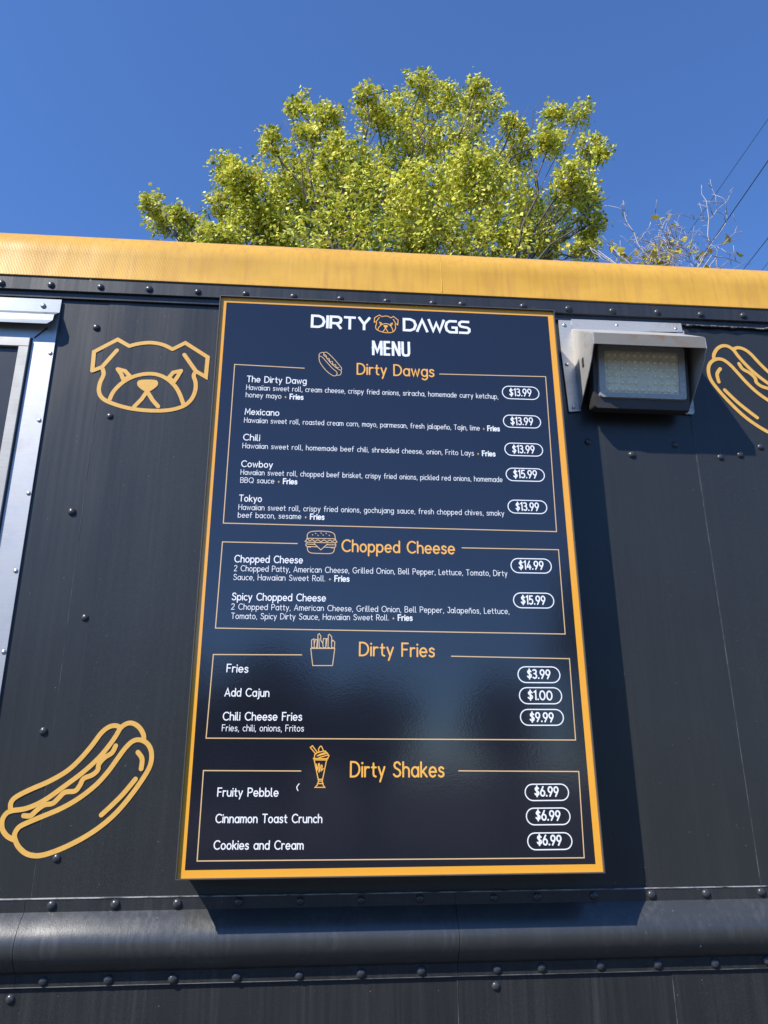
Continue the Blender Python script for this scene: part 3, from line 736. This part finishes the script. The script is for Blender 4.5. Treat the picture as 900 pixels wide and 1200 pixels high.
# icons
def icon(name, items, conv, lw, mat=M_gline, fills=()):
    st = Strokes(YT)
    for P, cv in items:
        Q = [Bp(*conv(p)) for p in P]
        if cv: Q = smooth_pts(Q, 5)
        st.stroke(Q, lw)
    for F in fills: st.fill([Bp(*conv(p)) for p in F])
    return bp(st.build(name, mat, None))
def dogc(p): return (438.1+(p[0]-367)/(843-367)*28.4, 368.8+(p[1]-478)/(766-478)*20.3+(p[0]-367)/476*1.3)
icon('dog_icon', [(P, c) for P, c, _ in DOG], dogc, .0016, M_title, [NOSE])
def s5(p): return (350+p[0]/8.1818, 350+p[1]/8.1818)
icon('hot_dog_icon', [
 ([(195,555),(200,600),(230,650),(280,705),(330,738),(355,738),(368,720),(362,700),(320,665),(280,620),(240,575),(215,553),(195,555)], 1),
 ([(195,550),(200,528),(222,516),(245,518)], 1), ([(245,518),(265,513),(290,530),(340,580),(400,650),(412,670),(405,690)], 1),
 ([(368,735),(395,732),(408,712),(405,690),(370,670),(310,620),(262,560),(242,545),(240,525),(247,517)], 1),
 ([(245,535),(262,545),(272,575),(292,575),(300,605),(322,603),(330,635),(352,632),(362,660),(385,660)], 1)], s5, .0013)
def sB(p): return (260+p[0]/5, 620+p[1]/5)
icon('burger_icon', [
 ([(500,53),(502,30),(520,16),(560,12),(600,13),(640,18),(660,32),(664,56)], 1), ([(500,54),(664,57)], 0),
 ([(503,58),(515,68),(530,62),(545,72),(562,63),(580,73),(598,64),(615,73),(632,65),(648,72),(662,62)], 1),
 ([(500,54),(494,66),(502,76),(660,80),(668,68),(664,57)], 1), ([(502,76),(492,90),(498,102),(520,106)], 1), ([(660,80),(668,92),(662,108),(640,110)], 1),
 ([(540,84),(580,122),(618,88)], 0), ([(500,88),(545,90)], 0), ([(615,92),(664,93)], 0), ([(498,102),(560,104)], 0), ([(600,106),(662,108)], 0),
 ([(500,106),(505,128),(525,140),(580,143),(635,143),(655,132),(660,110)], 1)]+
 [([(a, b_), (a+3, b_+3)], 0) for a, b_ in ((530,32),(548,24),(562,36),(580,22),(592,34),(610,24),(628,36))], sB, .0013)
def s7(p): return (350+p[0]/5.294, 735+p[1]/5.294)
icon('fries_icon', [
 ([(75,132),(87,238),(210,238),(224,132),(75,132)], 0), ([(80,130),(80,80),(95,72),(97,130)], 0), ([(97,100),(104,76),(116,78),(112,130)], 0),
 ([(116,128),(120,45),(128,40),(138,55),(136,80),(150,100),(152,130)], 0), ([(126,72),(128,128)], 0), ([(150,95),(155,70),(170,72),(168,130)], 0),
 ([(182,130),(184,48),(192,44),(205,60),(204,130)], 0), ([(204,95),(212,80),(224,92),(222,130)], 0), ([(168,128),(176,70),(182,70)], 0),
 ([(78,132),(88,126),(98,132),(110,126),(122,132),(134,126),(148,132),(160,126),(172,132),(186,126),(200,132),(212,126),(222,132)], 1)], s7, .0013)
def s8(p): return (340+p[0]/4.737, 860+p[1]/4.737)
icon('milkshake_icon', [
 ([(133,142),(158,262)], 0), ([(203,142),(178,262)], 0), ([(128,136),(210,138)], 0), ([(132,144),(205,145)], 0),
 ([(158,262),(150,285),(138,297),(192,297),(184,285),(178,262),(158,262)], 0), ([(155,252),(180,252)], 0), ([(152,276),(184,276)], 0),
 ([(135,134),(137,115),(150,105),(190,95),(196,102),(160,116)], 1), ([(150,122),(205,108)], 1), ([(160,132),(210,118),(214,125),(205,137)], 1), ([(196,100),(206,106),(212,118)], 1),
 ([(112,75),(124,66),(152,104),(142,112),(112,75)], 0), ([(160,98),(158,84),(172,68),(184,92)], 1),
 ([(146,168),(150,200),(158,168),(162,170),(160,212),(172,175),(178,180),(172,205),(184,192)], 1)], s8, .0016, M_title)
# faded scuff on the print
st = Strokes(YT); st.stroke(smooth_pts([Bp(350.5,918.5), Bp(347.8,922.5), Bp(349.2,926.5)], 4), .0014); bp(st.build('scuff', M_white, None))
# hinges on the right side of the case
for py in (683, 716):
    p = U(684, py, -.03); m_ = MB(); m_.tube([(W2+.003, -.03, p.z-.011), (W2+.003, -.03, p.z+.011)], .0045, 8); m_.box(W2-.001, W2+.002, -.038, -.012, p.z-.009, p.z+.009)
    bp(m_.build('hinge', M_frame, None))

# ------------------------------------------------------------------ flood light
PH = -.17*SC                                      # front of the hood
FLt = empty('flood_light', (U(745,440,0).x, 0, ZW(745,480)))
tag(FLt, 'square LED flood light under a galvanised metal hood, right of the menu board', 'flood light')
INVF = Matrix.Translation(-Vector(FLt.location))
def fp(o): o.parent = FLt; o.matrix_parent_inverse = INVF; return o
xa = U(669,386,-.003).x; zt_ = ZW(745,377.5,-.003); 
zh = ZW(745, 389, -.003)                           # where the hood leaves the wall
pl, pr_ = U(696.5,391.0,PH), U(825.5,395.5,PH)      # upper front corners of the hood
xa = (xa+pl.x)/2; xb = pr_.x; zfr = (pl.z+pr_.z)/2; lipz = ZW(760, 405.3, PH)
zbt = ZW(680, 482, -.003)
t_ = .0016
m_ = MB()
# hood top
for part_ in [sheet([(xa,-.002,zh),(xb,-.002,zh),(xb,PH,zfr),(xa,PH,zfr)], t_)]:
    m_.add(part_.v, part_.f)
fp(m_.build('hood', M_galv, None))
m_ = sheet([(xa,PH-.0008,zfr+.0012),(xb,PH-.0008,zfr+.0012),(xb,PH-.0002,lipz),(xa,PH-.0002,lipz)], -t_)
lipo = fp(m_.build('hood_lip', M_lip, None, bevel=.0005)); lipo['label'] = 'rust stained front lip of the hood'
for xx, sgn in ((xa,1),(xb,-1)):
    prof_ = [(-.002,zh),(PH,zfr),(PH,lipz)]
    for tt in (.25,.5,.75,.9): 
        prof_.append((PH*(1-tt**1.3)-.002*tt, lipz+(zbt-lipz)*tt))
    prof_.append((-.002, zbt))
    m_ = sheet([(xx, y, z) for y, z in prof_], t_*sgn)
    fp(m_.build('hood_side', M_galv, None))
# wall flanges
bk = MB()
fl = [(654,375),(669.5,375),(669.5,383),(675,432),(680.5,482),(666.6,483),(661,440),(658,418)]
P = [U(a, b_, -.003) for a, b_ in fl]; q = sheet(P, .002); bk.add(q.v, q.f)
fp(bk.build('left_flange'.replace('left_', 'wall_'), M_galv, None))
q = sheet([U(a, b_, -.0045) for a, b_ in [(669,374.5),(797.5,379.5),(799.5,389.5),(671,388.5)]], .002)
fp(q.build('wall_flange', M_galv, None))
xr_ = xb; 
q = sheet([U(a, b_, -.0032) for a, b_ in [(792,388),(801,388),(813.5,483),(812,486),(799,485)]], .002)
fp(q.build('wall_flange', M_galv, None))
for px, py in [(661.5,381),(723,381.5),(664.5,427),(672.3,477.5),(792,385.5)]:
    o = screw(px, py, -.0052, FLt); o.matrix_parent_inverse = INVF
p_ = U(807.6, 480, -.0034); o = bpy.data.objects.new('screw', SCR); C.objects.link(o); o.parent = FLt; o.matrix_parent_inverse = INVF; o.location = p_
# slot in the side plate
m_ = MB(); m_.box(xa-.0030, xa+.0005, -.054, -.046, (zh+zbt)/2-.02, (zh+zbt)/2-.002); fp(m_.build('slot', M_frame, None))
# lamp body: face leaning so that it looks down a little
TL, TR, BR, BL = U(705.3,402.5,-.070), U(808,407.3,-.070), U(800,468.5,-.052), U(697.2,465.5,-.052)
xl_ = (TL.x+BL.x)/2; xr2 = (TR.x+BR.x)/2; ztp = (TL.z+TR.z)/2; zbo = (BL.z+BR.z)/2; yt, yb_ = -.070, -.052
ex = Vector((1,0,0)); ev = Vector((0, yb_-yt, zbo-ztp)).normalized(); en = ex.cross(ev).normalized()
if en.y > 0: en = -en
Wl = xr2-xl_; Hl = math.hypot(yb_-yt, zbo-ztp); O = Vector((xl_, yt, ztp))
def lp(a, b_, c): return O+ex*(a*Wl)+ev*(b_*Hl)+en*c       # a across, b down, c out
def rrect(a0, b0, a1, b1, c, rad=.006, n=4):
    pts = []
    rx, ry = rad/Wl, rad/Hl
    for cx, cy, s0 in ((a1-rx, b0+ry, -90), (a1-rx, b1-ry, 0), (a0+rx, b1-ry, 90), (a0+rx, b0+ry, 180)):
        for i in range(n+1):
            t = R(s0+90*i/n); pts.append(lp(cx+rx*math.cos(t), cy+ry*math.sin(t), c))
    return pts
def loft(rings, mat, name, caps=True, smooth=35):
    m_ = MB(); k = len(rings[0]); vs = [p for r_ in rings for p in r_]; fs = []
    for i in range(len(rings)-1):
        fs += [(i*k+j, i*k+(j+1)%k, (i+1)*k+(j+1)%k, (i+1)*k+j) for j in range(k)]
    if caps: fs += [tuple(range(k))[::-1], tuple((len(rings)-1)*k+j for j in range(k))]
    m_.add(vs, fs); return fp(m_.build(name, mat, None, smooth=smooth))
M_body = simple('bronze_black_housing', (.045,.040,.038), .5, 0, bmp=.15)
M_bez = simple('grey_bezel', (.42,.40,.37), .42, .3, bmp=.08, nzs=150)
loft([rrect(-.03,-.02,1.04,1.10,-.032), rrect(-.06,-.03,1.045,1.20,-.028,.008), rrect(-.06,-.03,1.045,1.20,-.010,.008), rrect(-.05,-.025,1.035,1.18,-.0045,.008)], M_body, 'housing')
m_ = MB(); zc_ = ztp-.02; m_.box(xl_+.03, xr2-.03, -.026, -.004, zbo+.01, zc_); fp(m_.build('mounting_box', M_body, None))
# bezel ring
out_ = rrect(0,0,1,1,-.0045,.007); out2 = rrect(.008,.012,.992,.988,.0,.006); inn = rrect(.075,.115,.925,.90,.0,.004); inn2 = rrect(.078,.12,.922,.895,-.0035,.004)
BEZ = loft([out_, out2, inn, inn2], M_bez, 'bezel', caps=False)
# reflector board with the LEDs and the lens over it
m_ = MB(); P = [lp(.07,.11,-.0042), lp(.93,.11,-.0042), lp(.93,.905,-.0042), lp(.07,.905,-.0042)]; m_.quad(*P)
LB = fp(m_.build('led_board', simple('led_board_white', (.97,.82,.58), .5, nzs=90), None))
ledm = dome(.0042, .0034, 10, 4).mesh('led', simple('led_yellow_lens', (1.0,.90,.62), .15, nzs=400, var=.1, coat=.5), True)
for r_ in range(6):
    for c_ in range(11):
        if r_ in (3, 4) and c_ in (5, 6): continue
        p = lp(.125+.075*c_, .175+.132*r_, -.0040)
        o = bpy.data.objects.new('led', ledm); C.objects.link(o); o.parent = LB; o.location = p
        o.rotation_euler = (math.atan2(ev.y, -ev.z), 0, 0)
mm, ntm, bb_ = new_mat('lens_glass'); bb_.inputs['Transmission Weight'].default_value = 1; bb_.inputs['Roughness'].default_value = .12; bb_.inputs['IOR'].default_value = 1.3; bb_.inputs['Base Color'].default_value = (.95,.96,.95,1)
# dusty clear cover
tr_ = node(ntm, 'ShaderNodeBsdfTransparent'); df_ = node(ntm, 'ShaderNodeBsdfDiffuse'); df_.inputs[0].default_value = (.92,.82,.60,1); gl_ = node(ntm, 'ShaderNodeBsdfGlossy'); gl_.inputs['Roughness'].default_value = .15
mx1 = node(ntm, 'ShaderNodeMixShader'); mx2 = node(ntm, 'ShaderNodeMixShader')
dn = ramp(ntm, noise(ntm, coords(ntm), 60, 5, .7), [(.3, .03), (.75, .14)]); ntm.links.new(dn, mx1.inputs[0])
ntm.links.new(tr_.outputs[0], mx1.inputs[1]); ntm.links.new(df_.outputs[0], mx1.inputs[2]); mx2.inputs[0].default_value = .06
ntm.links.new(mx1.outputs[0], mx2.inputs[1]); ntm.links.new(gl_.outputs[0], mx2.inputs[2]); ntm.links.new(mx2.outputs[0], ntm.nodes['Material Output'].inputs[0])
m_ = MB(); m_.quad(lp(.074,.113,-.0012), lp(.926,.113,-.0012), lp(.926,.902,-.0012), lp(.074,.902,-.0012)); fp(m_.build('lens', mm, None))
for a, b_ in ((.04,.2),(.035,.72),(.96,.22),(.965,.72),(.27,.95),(.5,.955),(.73,.95),(.3,.05),(.52,.05),(.75,.05)):
    o = bpy.data.objects.new('screw', SCR); C.objects.link(o); o.parent = BEZ; o.location = lp(a, b_, .0); o.scale = (.55,)*3

# ------------------------------------------------------------------ trees
def leaf_mat(name, cols, trans=.26):
    m, nt, b = new_mat(name)
    oi = node(nt, 'ShaderNodeNewGeometry'); 
    r = ramp(nt, oi.outputs['Random Per Island'], [(i/(len(cols)-1), c) for i, c in enumerate(cols)])
    nt.nodes.remove(b); df = node(nt, 'ShaderNodeBsdfDiffuse'); tl = node(nt, 'ShaderNodeBsdfTranslucent'); gs = node(nt, 'ShaderNodeBsdfGlossy'); gs.inputs['Roughness'].default_value = .42
    a = node(nt, 'ShaderNodeMixShader'); a.inputs[0].default_value = trans; c = node(nt, 'ShaderNodeMixShader'); c.inputs[0].default_value = .02
    nt.links.new(r, df.inputs[0]); nt.links.new(r, tl.inputs[0]); nt.links.new(df.outputs[0], a.inputs[1]); nt.links.new(tl.outputs[0], a.inputs[2])
    nt.links.new(a.outputs[0], c.inputs[1]); nt.links.new(gs.outputs[0], c.inputs[2]); nt.links.new(c.outputs[0], nt.nodes['Material Output'].inputs[0])
    return m
M_leaf = leaf_mat('elm_leaves', [(.16,.21,.014),(.40,.455,.035),(.62,.62,.07),(.82,.77,.20),(.78,.67,.06)])
M_leafd = leaf_mat('dark_leaves', [(.03,.055,.012),(.06,.09,.02),(.09,.12,.03)])
M_bark = simple('bark', (.13,.11,.09), .9, nzs=14, bmp=.6, var=.35)
M_twig = simple('pale_twigs', (.42,.38,.36), .8, nzs=30, var=.25)
rng = np.random.default_rng(5)
def leaves_mesh(name, centers, radii, counts, size, mat, parent, flat=.8, droop=.5):
    """many small folded leaves scattered around sprays inside each clump"""
    P = []
    for c, r_, n in zip(centers, radii, counts):
        k = max(3, int(n/13)); d = rng.normal(size=(k,3)); d /= np.linalg.norm(d, axis=1)[:,None]
        rr = rng.random(k)**.45*r_; sp = np.array(c)+d*rr[:,None]
        out = d*.6+np.array([0,0,.5]); out /= np.linalg.norm(out, axis=1)[:,None]
        idx = rng.integers(0, k, n); t = rng.random(n)*(r_*.42)
        P.append(sp[idx]+out[idx]*t[:,None]+rng.normal(size=(n,3))*(.045+r_*.03))
    P = np.concatenate(P); n = len(P)
    nb = rng.normal(size=(n,3))*.75+np.array([-.25,-.45,.75]); ax = np.cross(nb, rng.normal(size=(n,3))); ax[:,2] -= droop*.4*np.linalg.norm(ax, axis=1); ax /= np.linalg.norm(ax, axis=1)[:,None]
    rf = nb; sd = np.cross(ax, rf); sd /= np.linalg.norm(sd, axis=1)[:,None]; nm = np.cross(ax, sd)
    L = size*(.65+.7*rng.random(n))[:,None]; W_ = L*.36
    v0 = P; v1 = P+ax*L*.5+sd*W_+nm*L*.12; v2 = P+ax*L; v3 = P+ax*L*.5-sd*W_+nm*L*.12
    V = np.stack([v0, v1, v2, v3], 1).reshape(-1, 3)
    me = bpy.data.meshes.new(name); me.vertices.add(4*n); me.vertices.foreach_set('co', V.ravel())
    i = np.arange(n)*4; F = np.stack([i, i+1, i+2, i, i+2, i+3], 1).reshape(-1)
    me.loops.add(6*n); me.loops.foreach_set('vertex_index', F.astype(np.int32)); me.polygons.add(2*n)
    me.polygons.foreach_set('loop_start', np.arange(2*n, dtype=np.int32)*3); me.polygons.foreach_set('loop_total', np.full(2*n, 3, dtype=np.int32))
    me.update(calc_edges=True); me.validate(); me.materials.append(mat)
    return link(name, me, parent)
def at_depth(px, py, Y): return U(px, py, Y)
def limb(m_, a, b, r1, r2, n=6, wob=.06, seg=6):
    a = Vector(a); b = Vector(b); L = (b-a).length; pts = []; rr_ = []
    for i in range(seg+1):
        t = i/seg; p = a.lerp(b, t)
        if 0 < i < seg: p += Vector((random.uniform(-1,1), random.uniform(-1,1), random.uniform(-.5,1)))*L*wob
        pts.append(p); rr_.append(r1+(r2-r1)*t)
    m_.tube(pts, rr_, n); return pts
CL = [(178,240,11),(188,262,16),(215,256,14),(228,276,20),(262,200,17),(285,212,24),(270,245,26),(300,262,34),(318,168,13),(345,200,28),(350,128,13),(383,145,19),(362,163,16),(400,190,30),(340,242,38),(400,250,44),
 (430,112,11),(440,140,20),(470,132,24),(495,100,16),(480,172,33),(521,121,21),(560,104,12),(566,130,23),(530,170,34),(450,215,38),(500,240,44),(556,208,36),(600,150,15),(603,185,24),(590,240,40),
 (650,136,12),(645,168,19),(680,136,14),(690,178,17),(706,183,9),(672,215,25),(692,235,14),(642,262,34),(692,262,16),(620,292,35),(560,292,40),(480,292,45),(400,292,40),(330,292,35),(255,290,24),(685,292,18)]
tree = empty('leafy_tree', (1.4, 10.5, 0))
tag(tree, 'tall leafy tree with pale yellow green crown rising behind the truck roof', 'tree')
INVT = Matrix.Translation((-1.4, -10.5, 0))
YT0 = 10.5; cs = []; rs = []; ns = []
for px, py, r_ in CL:
    dep = YT0+random.uniform(-1.6, 1.6)*min(1, r_/25)
    c = at_depth(px, py, dep); mpp = (c-CAM).dot(fw)/FPX
    cs.append(tuple(c)); rs.append(r_*mpp*.90); ns.append(int(4.5*r_**1.72))
    for q in range(3):
        a_ = random.uniform(-.3, 3.44); dd_ = r_*random.uniform(.85, 1.15); rs_ = random.uniform(3.5, 7)
        cs.append(tuple(U(px+dd_*math.cos(a_), py-dd_*math.sin(a_)*.9, dep+random.uniform(-.4,.4)))); rs.append(rs_*mpp); ns.append(int(rs_*5.5))
NMAIN = len(cs)
for px, py in [(395,262),(420,280),(380,288),(450,270),(470,292),(430,240),(520,285),(585,280),(350,285),(405,225),(545,255)]:
    c = U(px, py, YT0-1.9); cs.append(tuple(c)); rs.append(.5); ns.append(260)
# hidden lower crown behind the roof line
for i in range(12):
    a = random.uniform(0, 6.28); rr_ = random.uniform(.5, 3.6); c = Vector((1.1+rr_*math.cos(a), YT0+rr_*math.sin(a)*.8, random.uniform(5.0, 7.4)))
    cs.append(tuple(c)); rs.append(random.uniform(.5, .9)); ns.append(260)
o = leaves_mesh('crown', cs, rs, ns, .080, M_leaf, tree); o.matrix_parent_inverse = INVT; o['kind'] = 'stuff'
m_ = MB(); base = Vector((1.4, 10.5, 0)); tp_ = [base, Vector((1.35,10.5,2.6)), Vector((1.1,10.45,4.6)), Vector((1.0,10.5,6.6))]
m_.tube(tp_, [.34,.27,.23,.16], 12)
forks = [(-3.4,10.4,8.6),(-1.6,10.6,9.6),(.2,10.3,11.),(1.6,10.7,11.2),(3.1,10.4,10.2),(4.2,10.6,8.8),(.8,10.5,9.)]
for f_ in forks: limb(m_, (1.1,10.48,random.uniform(4.2,6.4)), f_, .13, .045, 7, .04)
for c in cs[:NMAIN:4]:
    c = Vector(c); best = min(forks, key=lambda f_: (Vector(f_)-c).length); bst = Vector(best)
    a_ = Vector((1.1,10.48,5.5)).lerp(bst, random.uniform(.65,1.0))
    limb(m_, a_, c, .034, .012, 5, .05)
    for j in range(3): limb(m_, c.lerp(a_, .25*j), c+Vector((random.gauss(0,.2),random.gauss(0,.2),random.uniform(.0,.25))), .014, .005, 4, .08, 4)
o = m_.build('trunk', M_bark, tree, smooth=True); o.matrix_parent_inverse = INVT

# bare tree at the right
YN = 7.2
bt = empty('bare_tree', (U(800,310,YN).x, YN, 0)); tag(bt, 'nearly bare tree with pale twigs and a few yellow leaves, behind the roof', 'tree')
INVB = Matrix.Translation((-bt.location.x, -YN, 0))
def z3(p): return (640+p[0]/3.4615, 120+p[1]/3.4615)
TW = [ # traced boughs in the zoomed frame, with thickness in px
 ([(612,680),(630,630),(655,600),(655,540),(660,470),(650,400),(630,335)], 3.4), ([(655,600),(720,575),(765,530),(780,490),(760,455)], 2.6),
 ([(660,590),(710,520),(735,470),(728,438)], 2.6), ([(665,475),(690,440),(688,380),(665,312)], 2.2), ([(698,432),(735,400),(755,360)], 1.8),
 ([(470,470),(510,457),(570,462),(640,475),(658,480)], 2.2), ([(672,620),(720,628),(770,645),(830,655)], 3.0), ([(690,630),(690,660),(730,680)], 2.4), ([(740,640),(765,600)], 1.4), ([(800,650),(830,625)], 1.2),
 ([(440,640),(400,610),(370,570),(330,490),(318,440),(312,398)], 2.8), ([(400,610),(450,618),(500,600)], 2), ([(178,588),(215,620),(250,645),(320,660)], 2.4), ([(210,600),(240,640)], 1.4),
 ([(300,650),(360,645),(410,660)], 2), ([(520,665),(525,610),(500,560),(470,520),(445,470)], 1.8), ([(500,660),(540,600),(590,560),(600,500)], 1.8), ([(490,570),(540,600),(600,608),(625,600)], 1.6),
 ([(450,560),(470,500),(455,460),(445,430)], 1.4), ([(260,580),(280,610),(300,640)], 1.6), ([(300,560),(305,600),(330,640)], 1.2), ([(520,480),(560,520),(580,560)], 1.2), ([(400,555),(440,575),(470,640)], 1.4), ([(360,590),(330,570),(300,540)], 1.)]
m_ = MB(); org = Vector((bt.location.x, YN, 0)); crotch = U(790, 345, YN+.2); pts0 = [org, org.lerp(crotch, .5)+Vector((.1,0,0)), crotch]
m_.tube(pts0, [.16,.12,.07], 9)
mppn = (U(800,280,YN)-CAM).dot(fw)/FPX
tips = []
for P, th in TW:
    d0 = YN+random.uniform(-.5,.5); k = len(P); sl_ = random.uniform(-.6,.6)
    pts = [U(*z3(p), d0+sl_*i/k) for i, p in enumerate(P)]
    q2 = [pts[0]]
    for i in range(1, k):
        mid = pts[i-1].lerp(pts[i], .5)+Vector((random.gauss(0,.008),random.gauss(0,.02),random.gauss(0,.008))); q2 += [mid, pts[i]]
    th_m = th/3.4615*mppn*.5*1.35
    m_.tube(q2, [th_m*(1-.55*i/len(q2)) for i in range(len(q2))], 5)
    if P[0][1] > 560: m_.tube([crotch, crotch.lerp(pts[0], .6)-Vector((0,0,.1)), pts[0]], [.03,.015,th_m], 5)
    for i in range(1, len(q2)-1):
        if random.random() < .75:
            a_ = q2[i]; L_ = random.uniform(.08,.26); dd_ = Vector((random.gauss(0,1), random.gauss(0,.8), random.uniform(-.2,1.3))).normalized()
            e_ = a_+dd_*L_; m_.tube([a_, a_.lerp(e_,.5)+Vector((random.gauss(0,.02),0,.01)), e_], [.007,.005,.003], 4); tips.append(e_)
for i in range(120):   # fine tangle of twigs
    px, py = random.gauss(515, 60), random.gauss(600, 55)
    if py > 700 or py < 480: continue
    a_ = U(*z3((px, py)), YN+random.uniform(-.4,.4)); p = [a_]; dd_ = Vector((random.gauss(0,1),random.gauss(0,.6),random.gauss(.3,1))).normalized()
    for j in range(4): dd_ = (dd_+Vector((random.gauss(0,.5),random.gauss(0,.3),random.gauss(0,.5)))).normalized(); p.append(p[-1]+dd_*random.uniform(.04,.10))
    m_.tube(p, [.0062,.005,.0045,.0035,.0025], 4)
o = m_.build('trunk', M_twig, bt, smooth=True); o.matrix_parent_inverse = INVB
lc = [U(*z3(p), YN+random.uniform(-.3,.3)) for p in [(470,600),(490,625),(460,625),(500,487),(590,603),(640,605),(655,660),(250,578),(285,620),(305,440),(335,630),(580,548),(760,555),(780,625),(450,480),(380,635)]]
big = [.13,.14,.12,.05,.05,.06,.06,.05,.08,.03,.04,.04,.03,.03,.04,.05]; nn = [26,26,20,4,4,5,6,3,8,2,3,2,2,2,2,4]
M_yleaf = leaf_mat('yellowing_leaves', [(.34,.30,.05),(.50,.42,.05),(.58,.44,.05)])
o = leaves_mesh('crown', [tuple(c) for c in lc], big, nn, .12, M_yleaf, bt); o.matrix_parent_inverse = INVB

# ------------------------------------------------------------------ power lines
M_wire = simple('wire_black', (.03,.03,.032), .6)
for i, (p0, p1, rad, lab) in enumerate([
    ((813,264),(900,139.5),.0105,'thin grey power line, uppermost of the four at the right'),
    ((831,288),(900,188.5),.019,'thick black power line, second from the top at the right'),
    ((871,316),(900,279),.016,'black power line low at the right, third from the top'),
    ((893,316.5),(900,308),.010,'short visible power line lowest at the right edge')]):
    A_w, B_w = U(*p0, 24.0), U(*p1, 18.0); dW = B_w-A_w
    a_, b__ = A_w-dW*1.2, A_w+dW*2.4
    pts = [a_.lerp(b__, t/24) for t in range(25)]
    root = MB(); root.tube(pts, rad, 6); o = root.build('power_line', M_wire, None, smooth=True)
    tag(o, lab, 'power line', 'power lines in the sky at the right')

# ------------------------------------------------------------------ what stands behind the photographer (mirrored in the glossy board)
def round_tree(x, y, h, r_, lab, seedn):
    t = empty('round_tree', (x, y, 0)); tag(t, lab, 'tree')
    cs = []; rs = []; ns = []
    for i in range(16):
        a = random.uniform(0, 6.28); q = random.uniform(0, .75)*r_
        cs.append((q*math.cos(a), q*math.sin(a), h-r_*1.1+random.uniform(-.8,.8)*r_)); rs.append(r_*random.uniform(.3,.5)); ns.append(160)
    leaves_mesh('crown', cs, rs, ns, .42, M_leafd, t)['kind'] = 'stuff'
    m_ = MB(); m_.tube([(0,0,0),(.1,0,h*.35),(0,.1,h*.7)], [.22,.17,.08], 8)
    for c in cs[::3]: limb(m_, (0,.05,h*.4), c, .08, .03, 5)
    m_.build('trunk', M_bark, t, smooth=True)
for i, (x, y, h, r_) in enumerate([(-9,-18,5.2,2.2),(-4.6,-17,4.9,1.9),(-1.2,-17.5,4.6,1.6),(1.0,-16,3.3,.9),(4.3,-17.5,3.6,.75),(7.3,-17,6.6,2.2),(12,-20,7.8,3.0),(-15,-20,6.6,2.8)]):
    round_tree(x, y, h, r_, ['bushy tree second from the west end of the row facing the truck','bushy tree third from the west end of the row facing the truck','bushy tree in the middle of the row facing the truck','low bushy tree just east of the middle of the row facing the truck','smallest narrow tree standing alone in a gap facing the truck','tall bushy tree east of the gap facing the truck','tallest bushy tree at the east end facing the truck','bushy tree at the west end of the row facing the truck'][i], i)
hs = empty('warehouse', (-36, -42, 0)); tag(hs, 'long low pale block building across the lot facing the truck', 'building')
M_block = simple('pale_block', (.38,.36,.33), .8, nzs=3, bmp=.2); M_roof = simple('grey_roof', (.16,.16,.16), .7)
m_ = MB(); m_.box(-32, 32, -8, 0, 0, 4.0); m_.build('wall', M_block, hs)
m_ = MB(); m_.box(-32.3, 32.3, -8.3, .3, 4.003, 4.4); m_.build('roof', M_roof, hs)
for i in range(9):
    m_ = MB(); xx = -27+i*6.6; m_.box(xx, xx+2.2, .003, .05, 1.0, 2.6); m_.build('window', M_pane, hs)

S.cycles.max_bounces = 6; S.cycles.transparent_max_bounces = 8
S.cycles.use_denoising = True
